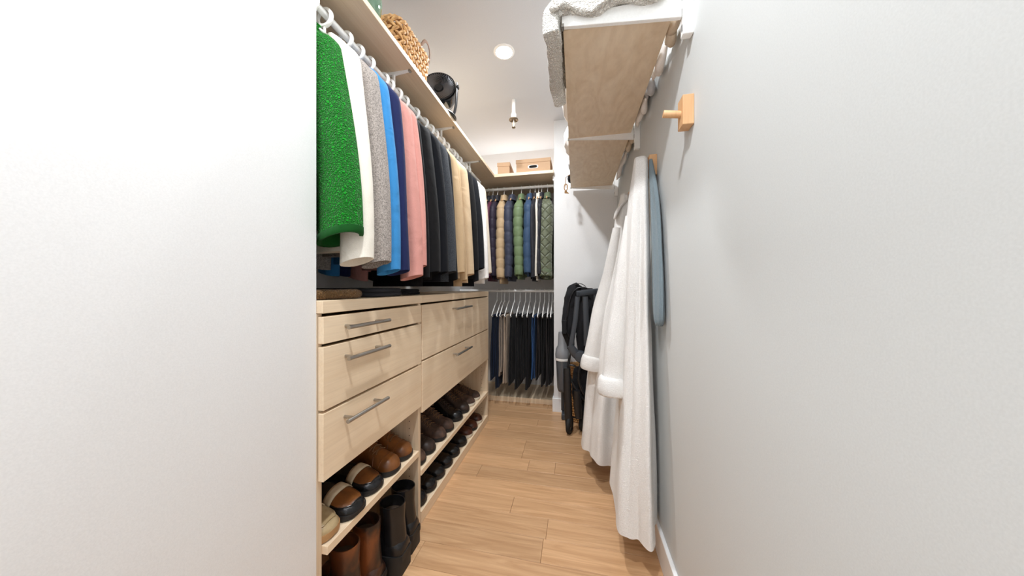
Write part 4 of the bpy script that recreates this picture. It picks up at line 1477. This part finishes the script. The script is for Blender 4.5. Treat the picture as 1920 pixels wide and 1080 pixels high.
# belt loop seam
far = hang('bathrobe', 'white terry bathrobe hanging on the hook beside the stroller', 'bathrobe', TER, None,
           [(1.605, 0.276, 1.850, 0.022, 0.026, 0.03), (1.57, 0.276, 1.850, 0.028, 0.035, 0.04), (1.48, 0.268, 1.850, 0.040, 0.060, 0.05), (1.34, 0.262, 1.850, 0.046, 0.085, 0.06), (1.2, 0.252, 1.850, 0.056, 0.11, 0.07),
            (1.05, 0.236, 1.850, 0.074, 0.135, 0.12), (0.87, 0.214, 1.850, 0.096, 0.15, 0.14), (0.6, 0.196, 1.840, 0.114, 0.165, 0.15), (0.3, 0.180, 1.830, 0.130, 0.175, 0.16), (0.125, 0.174, 1.830, 0.136, 0.18, 0.16)], 6, 8,
           hemf=lambda x, y: 0.018 * math.sin(x * 22))
robe_sleeve(far, TER, [(0.235, 1.810, 1.40), (0.205, 1.800, 1.2), (0.160, 1.780, 1.0), (0.115, 1.760, 0.80), (0.085, 1.750, 0.615)],
            [(0.03, 0.03), (0.04, 0.045), (0.05, 0.05), (0.05, 0.05), (0.050, 0.046)], (0.054, 0.052), 5, ref=(1, 0.2, 0))
m = MB()   # wide collar folded outward
m.tube([Vector(p) - far.location for p in ((0.285, 1.825, 1.56), (0.262, 1.815, 1.545), (0.235, 1.805, 1.51), (0.218, 1.800, 1.47), (0.215, 1.800, 1.45))], [(0.020, 0.008), (0.030, 0.010), (0.036, 0.011), (0.032, 0.010), (0.018, 0.005)], 18, ref=(0, 1, 0))
m.build('collar', TER, far, sub=1)

tw = hang('hanging_towel', 'pale blue towel hanging behind the white bathrobe', 'towel', M['terry_blue'], None,
          [(1.60, 0.304, 1.352, 0.006, 0.010, 0.02), (1.54, 0.306, 1.338, 0.010, 0.020, 0.03), (1.40, 0.305, 1.285, 0.014, 0.036, 0.03), (1.2, 0.305, 1.255, 0.015, 0.044, 0.03), (1.02, 0.305, 1.235, 0.016, 0.046, 0.03), (0.94, 0.305, 1.225, 0.015, 0.034, 0.03), (0.922, 0.305, 1.222, 0.010, 0.016, 0.02)], 3, 12, n=60)


# linen on the high shelf
def bundle(name, label, cat, mat, x0, x1, y0, y1, z0, h, seed, rough=0.02, freq=9, sag=None, over=0.0):
    """crumpled soft bundle resting on the board; sag(x, y) pushes parts below the board edge"""
    o = thing(name, label, cat, ((x0 + x1) / 2, (y0 + y1) / 2, z0))
    hx_, hy_ = (x1 - x0) / 2, (y1 - y0) / 2
    n, k = 72, 26
    rings = []
    for j in range(k + 1):
        a_ = PI * (j / k - 0.5)
        ring = []
        for u in range(n):
            q = 2 * PI * u / n
            ca, sa = math.cos(q), math.sin(q)
            e = max(0.02, math.cos(a_)) ** 0.45
            x = hx_ * math.copysign(abs(ca) ** 0.55, ca) * e
            y_ = hy_ * math.copysign(abs(sa) ** 0.55, sa) * e
            z = h * (0.5 + 0.5 * math.copysign(abs(math.sin(a_)) ** 0.8, math.sin(a_)))
            nv = noise.noise_vector(Vector((x * freq, y_ * freq, z * freq + seed * 3.1)))
            r2 = 1 - abs(noise.noise(Vector((x * freq * 2 + 5, y_ * freq * 2, z * freq * 2 + seed))))
            f = 1 if a_ > -1.0 else 0.3
            x += nv.x * rough * f + ca * (r2 - 0.7) * rough * 1.2 * f
            y_ += nv.y * rough * f
            z += (nv.z * rough * 0.8 + (r2 - 0.7) * rough * 1.5) * (1 if a_ > 0.2 else 0)
            z = max(z, 0)
            ring.append((x, y_, z))
        rings.append(ring)
    MB().loft(rings, True, True).build('cloth', mat, o, 80)
    return o


ZB = SZ + 0.0155
# sherpa blanket: folded over the aisle corner of the shelf
bl = thing('sherpa_blanket', 'fluffy cream blanket draped over the shelf edge by the ceiling', 'blanket', (0.02, 1.10, SZ))
nx, ny = 46, 30
prof = [(0.25, 0.050), (0.20, 0.056), (0.12, 0.058), (0.05, 0.060), (0.0, 0.062), (-0.035, 0.060), (-0.058, 0.050), (-0.070, 0.032), (-0.072, 0.01), (-0.072, -0.012), (-0.070, -0.032)]
grid = []
for j in range(ny + 1):
    tv = j / ny
    y0 = lerp(0.930, 1.285, tv)
    row = []
    for i in range(nx + 1):
        u = i / nx * (len(prof) - 1)
        x = sinterp([(k, p[0]) for k, p in enumerate(prof)], u)
        z = sinterp([(k, p[1]) for k, p in enumerate(prof)], u)
        nz = noise.noise(Vector((x * 11, y0 * 9, 2.0)))
        n2 = noise.noise(Vector((x * 26 + 4, y0 * 20, 7.0)))
        y = y0
        fe = max(0, 1 - tv * 6)
        be = max(0, 1 - (1 - tv) * 5)
        z -= 0.028 * be * be
        if x > -0.06:
            z += 0.012 * nz + 0.008 * n2
            z -= 0.022 * fe * fe + 0.010 * fe * math.sin(x * 40)
            y += 0.014 * fe * math.sin(x * 28 + 1.0)
        else:
            x += 0.010 * nz + 0.006 * n2 - 0.004 + 0.010 * be
            y += 0.01 * n2
        row.append((x - 0.02, y - 1.10, z))
    grid.append(row)
m = MB()
m.add([p for r in grid for p in r], [(j * (nx + 1) + i, j * (nx + 1) + i + 1, (j + 1) * (nx + 1) + i + 1, (j + 1) * (nx + 1) + i) for j in range(ny) for i in range(nx)])
o = m.build('drape', 'blanket', bl, 90)
md = o.modifiers.new('solidify', 'SOLIDIFY')
md.thickness = 0.050
md.offset = -1 if False else 0
md2 = o.modifiers.new('subdivision', 'SUBSURF')
md2.levels = md2.render_levels = 1
# rolled hem along the blanket's front
hm = MB()
pts = [(grid[0][i][0], grid[0][i][1] - 0.004, grid[0][i][2] - 0.006) for i in range(0, 31, 2)]
hm.tube(pts, [0.010 + 0.003 * math.sin(i * 1.7) for i in range(len(pts))], 10).build('hem', 'blanket', bl)

bundle('linen_bundle', 'white crumpled sheet on the high shelf beside the blanket', 'linen', M['linen'], -0.058, 0.322, 1.325, 1.70, ZB, 0.16, 1)
bundle('linen_bundle', 'white crumpled curtain on the high shelf between two bundles', 'linen', M['linen'], -0.062, 0.322, 1.715, 2.12, ZB, 0.15, 2)
bundle('linen_bundle', 'grey crumpled cloth bundle near the leather strap', 'linen', M['linen_grey'], -0.050, 0.318, 2.135, 2.36, ZB, 0.12, 3)


# soft edges poking down between the board and the wall
def tuck(label, mat, y0, y1, seed, zlo):
    rnd = random.Random(seed)
    o = thing('tucked_cloth', label, 'cloth', (0.306, (y0 + y1) / 2, zlo))
    n = 14
    pts, rad = [], []
    for i in range(n + 1):
        t = i / n
        pts.append((0.004 * math.sin(t * 9 + seed), lerp(y0, y1, t) - (y0 + y1) / 2, 0.030 + 0.010 * math.sin(t * 7 + seed) + 0.008 * math.sin(t * 17)))
        e = math.sin(PI * min(1, max(0.03, t))) ** 0.4 if 0 < t < 1 else 0.2
        rad.append(((0.026 + 0.006 * math.sin(t * 13 + seed)) * e, 0.0165 * e))
    MB().tube(pts, rad, 16, True, ref=(0, 0, 1)).build('fold', mat, o, 80)
    return o


tuck('beige cloth tucked between the high shelf and wall by the blanket', M['linen_beige'], 1.00, 1.13, 1, SZ - 0.012)
tuck('white cloth tucked between the high shelf and wall beyond the beige one', M['linen'], 1.14, 1.30, 2, SZ - 0.014)
tuck('grey cloth tucked between the high shelf and wall', M['linen_grey'], 1.31, 1.41, 3, SZ - 0.012)
tuck('white cloth tucked behind the high shelf before its middle bracket', M['linen'], 1.42, 1.64, 4, SZ - 0.012)
tuck('beige cloth tucked behind the high shelf after its middle bracket', M['linen_beige'], 1.74, 1.95, 5, SZ - 0.012)
tuck('white cloth tucked behind the far end of the high shelf', M['linen'], 1.97, 2.45, 6, SZ - 0.014)

# ochre leather strap hanging off the shelf's far corner, black pouch beside it
st = thing('leather_strap', 'ochre leather bag strap with tassel dangling from the high shelf', 'strap', (-0.078, 2.40, 1.80))
m = MB()
m.tube([(0.06, 0, 0.135), (0.02, 0, 0.138), (0.0, 0, 0.125), (-0.004, 0, 0.08), (0.002, 0, 0.045)], [(0.0022, 0.006)] * 5, 8, ref=(0, 0, 1) if False else (1, 0, 0.3))
m.build('strap', 'tan_strap2', st)
m = MB()
m.tube([(0.0 + 0.013 * math.cos(q / 12 * 2 * PI), 0.002, 0.048 + 0.026 * math.sin(q / 12 * 2 * PI)) for q in range(13)], 0.0035, 8)
m.build('loop', 'tan_strap2', st)
m = MB()
for k in range(5):
    m.tube([(0.0, 0, 0.024), (0.004 * (k - 2), 0.002 * k, 0.012), (0.007 * (k - 2) + 0.008, 0.003 * k, 0.0)], 0.0032, 6)
m.build('tassel', 'tan_strap2', st)
bundle('black_pouch', 'small black pouch on the high shelf beside the leather strap', 'pouch', C['pblack'], -0.066, 0.05, 2.39, 2.50, ZB, 0.05, 9, rough=0.010, freq=22)
# ------------------------------------------------------------------ folded stroller, vacuum
sx, sy = 0.03, 2.33
s = thing('folded_stroller', 'folded black stroller standing against the wall beside the bathrobes', 'stroller', (sx, sy, 0))


def spx(px, py, y):
    """stroller-local point for a photo pixel at depth plane y"""
    p = on(px, py, 1, y)
    return Vector((p.x - sx, y - sy, p.z))


def rbar(name, mat, pts, rad, ref=(0, 1, 0), n=14, sq=0.6, parent=s, sub=0):
    return MB().tube(pts, rad, n, True, ref=ref, sq=sq).build(name, mat, parent, 50, sub=sub)


# head bar with two pivots
a, b = spx(1081, 551, 2.20), spx(1121, 546, 2.24)
hb = rbar('head_bar', 'charcoal_metal', [a, a.lerp(b, 0.5), b], [(0.012, 0.021)] * 3)
for p in (a.lerp(b, 0.08), a.lerp(b, 0.85)):
    MB().lathe([(0, -0.004), (0.009, -0.004), (0.010, 0), (0.010, 0.004)], 16, c=p + Vector((0, -0.013, 0)), mat=Matrix.Rotation(PI / 2, 3, 'X')).build('pivot', 'black_gloss', hb)
rbar('frame_arm', 'charcoal_metal', [spx(1083, 556, 2.21), spx(1079, 600, 2.215), spx(1070, 652, 2.22)], [(0.010, 0.018)] * 3)
rbar('frame_arm', 'charcoal_metal', [spx(1097, 556, 2.215), spx(1099, 600, 2.22), spx(1100, 648, 2.23)], [(0.010, 0.021)] * 3)
rbar('frame_arm', 'charcoal_metal', [spx(1116, 552, 2.25), spx(1118, 600, 2.26), spx(1116, 660, 2.27)], [(0.010, 0.016)] * 3)


# folded canopy and seat fabric
def pad(name, mat, pts, rad, parent=s, n=28, seed=0, amp=0.12):
    P = [Vector(p) for p in pts]
    N = 22
    path = [Vector([sinterp([(i, p[k]) for i, p in enumerate(P)], u / N * (len(P) - 1)) for k in range(3)]) for u in range(N + 1)]
    rr = []
    for u in range(N + 1):
        x = u / N * (len(rad) - 1)
        rr.append((sinterp([(i, r[0]) for i, r in enumerate(rad)], x), sinterp([(i, r[1]) for i, r in enumerate(rad)], x)))
    m = MB().tube(path, rr, n, True, ref=(0, 1, 0))
    m.v = [tuple(Vector(p) + noise.noise_vector(Vector(p) * 22 + Vector((seed, 0, 0))) * amp * 0.1) for p in m.v]
    return m.build(name, mat, parent, 70)


nyl = C['foldblack']
pad('canopy', nyl, [spx(1086, 534, 2.33), spx(1076, 548, 2.33), spx(1070, 580, 2.33), spx(1067, 620, 2.33), spx(1070, 650, 2.33)], [(0.02, 0.03), (0.05, 0.055), (0.055, 0.055), (0.05, 0.05), (0.03, 0.03)], seed=1)
pad('seat_fabric', nyl, [spx(1098, 540, 2.34), spx(1100, 580, 2.33), spx(1098, 620, 2.33), spx(1096, 660, 2.33)], [(0.03, 0.05), (0.055, 0.075), (0.055, 0.075), (0.03, 0.05)], seed=2)
rbar('canopy_hoop', 'black', [spx(1064, 600, 2.28), spx(1066, 565, 2.275), spx(1075, 543, 2.27), spx(1090, 537, 2.27), spx(1104, 542, 2.27)], 0.007, ref=None, sq=1.0, sub=1)
rbar('carry_strap', 'black', [spx(1078, 536, 2.30), spx(1084, 531, 2.29), spx(1092, 532, 2.285), spx(1099, 538, 2.28)], [(0.010, 0.003)] * 4, ref=(0, 1, 0), sub=1)
rbar('carry_strap', 'black', [spx(1063, 590, 2.27), spx(1059, 604, 2.265), spx(1062, 625, 2.26), spx(1074, 640, 2.255)], [(0.010, 0.003)] * 4, ref=(0, 1, 0), sub=1)
MB().box(-0.017, 0.017, -0.02, 0.02, -0.05, 0.05).build('side_pocket', nyl, s, False, 0.004, loc=spx(1058, 613, 2.27))
# joint hub and lower frame
hub = MB().lathe([(0, -0.026), (0.036, -0.024), (0.042, -0.016), (0.042, 0.016), (0.036, 0.024), (0, 0.026)], 24, mat=Matrix.Rotation(PI / 2, 3, 'X')).build('joint_hub', 'charcoal_metal', s, 40, loc=spx(1088, 668, 2.23))
rbar('joint_arm', 'charcoal_metal', [spx(1068, 648, 2.215), spx(1078, 662, 2.22), spx(1096, 682, 2.225)], [(0.012, 0.024), (0.014, 0.032), (0.012, 0.022)])
for q, (pp) in enumerate((
        [(1070, 660, 2.25), (1064, 690, 2.25), (1070, 715, 2.24), (1084, 735, 2.235), (1096, 752, 2.23)],
        [(1090, 678, 2.21), (1083, 700, 2.21), (1086, 722, 2.21), (1096, 742, 2.21)],
        [(1064, 686, 2.235), (1074, 683, 2.232), (1082, 690, 2.23)])):
    rbar('lower_tube', 'black', [spx(*p) for p in pp], 0.010 if q < 2 else 0.008, ref=None, sq=1.0, sub=1)
# wheels and their legs
rbar('rear_leg', 'black', [spx(1063, 690, 2.24), spx(1064, 730, 2.235), spx(1066, 780, 2.23), spx(1067, 798, 2.23)], [(0.016, 0.026), (0.018, 0.028), (0.018, 0.028), (0.018, 0.026)])
rbar('front_leg', 'black', [spx(1082, 732, 2.22), spx(1083, 760, 2.22), spx(1085, 784, 2.22)], [(0.020, 0.026), (0.022, 0.030), (0.018, 0.024)])


def wheel(p, r, w, ax):
    wn = thing('x', 'x', 'x') if False else None
    rot = Vector((0, 0, 1)).rotation_difference(Vector(ax).normalized()).to_matrix()
    t_ = MB().lathe([(r * 0.62, -w), (r * 0.9, -w), (r, -w * 0.5), (r, w * 0.5), (r * 0.9, w), (r * 0.62, w), (r * 0.62, -w)], 32, mat=rot).build('wheel', 'rubber', s, 40, loc=p)
    MB().lathe([(0, -w * 0.8), (r * 0.62, -w * 0.6), (r * 0.62, w * 0.6), (0, w * 0.8)], 32, mat=rot).build('hub_cap', 'charcoal_metal', t_, 40)
    return t_


for (px, y_, r) in ((1068, 2.235, 0.060), (1092, 2.30, 0.060), (1112, 2.36, 0.060)):
    p = spx(px, 780, y_)
    p.z = r
    wheel(p, r, 0.014, (0.95, -0.25, 0))
rbar('axle', 'black', [spx(1068, 782, 2.25), spx(1112, 784, 2.36)], 0.006, ref=None, sq=1)
pad('basket_fabric', nyl, [spx(1092, 690, 2.32), spx(1090, 730, 2.32), spx(1092, 775, 2.32)], [(0.03, 0.06), (0.04, 0.07), (0.03, 0.05)], seed=4)

# cordless vacuum standing behind the stroller
vx, vy = -0.105, 2.47
v = thing('upright_vacuum', 'grey upright vacuum with clear bin behind the folded stroller', 'vacuum', (vx, vy, 0))


def vpx(px, py):
    p = on(px, py, 1, vy)
    return (p.x - vx, 0, p.z)


x0, _, z1 = vpx(1055, 622)
_, _, z2 = vpx(1050, 652)
_, _, z3 = vpx(1050, 672)
_, _, z4 = vpx(1055, 734)
MB().lathe([(0.0, z1 + 0.004), (0.032, z1), (0.036, z1 - 0.02), (0.040, z2 + 0.02), (0.056, z2 - 0.01), (0.060, z3 + 0.03), (0.058, z3 + 0.01), (0.0, z3 + 0.008)], 32).build('motor_body', 'grey_plastic', v, 40)
MB().lathe([(0.0, z3 + 0.008), (0.057, z3 + 0.008), (0.059, z3 - 0.004), (0.057, z3 - 0.012), (0.0, z3 - 0.012)], 32).build('bin_ring', 'white_plastic', v, 40)
MB().lathe([(0.0, z3 - 0.012), (0.054, z3 - 0.012), (0.044, z4 + 0.03), (0.036, z4 + 0.004), (0.030, z4), (0.0, z4)], 32).build('dust_bin', 'smoke', v, 40)
MB().lathe([(0.0, z3 - 0.02), (0.020, z3 - 0.02), (0.014, z4 + 0.02), (0.0, z4 + 0.02)], 20).build('cyclone', 'grey_plastic', v, 40)
MB().tube([(0.0, 0.03, z1 - 0.02), (0.0, 0.055, z1 + 0.02), (0, 0.07, z1 - 0.08), (0, 0.062, z2 - 0.05)], 0.012, 10).build('handle', 'grey_plastic', v, sub=1)
MB().tube([(0.0, 0.045, z2), (0.0, 0.05, 0.05)], 0.015, 14).build('wand', 'charcoal_metal', v)
MB().box(-0.01, 0.035, -0.03, 0.09, 0.0, 0.05).build('floor_head', 'charcoal_metal', v, False, 0.008, 2)

# wicker waste basket glimpsed behind the stroller
wb = thing('wicker_bin', 'small brown wicker bin glimpsed behind the stroller frame', 'basket', (0.03, 2.485, 0))
p = on(1073, 682, 1, 2.485)
m = MB()
hz = p.z
for i in range(22):
    z = 0.012 + (hz - 0.02) * i / 21
    for j in range(26):
        q = 2 * PI * (j + 0.5 * (i % 2)) / 26
        r = 0.072 + 0.016 * z / hz
        pts = []
        rad = []
        for e in (-1, 0, 1):
            qq = q + e * 0.105
            pts.append(((r + 0.004 * (1 - e * e)) * math.cos(qq), (r + 0.004 * (1 - e * e)) * math.sin(qq), z + e * 0.004 * (1 if i % 2 else -1)))
            rad.append(0.0085 if e == 0 else 0.004)
        m.tube(pts, rad, 5)
wv = m.build('weave', 'wicker', wb)
wv['kind'] = 'stuff'
MB().lathe([(0.0, 0.003), (0.068, 0.003), (0.082, hz - 0.005)], 26).build('liner', 'wicker', wb)
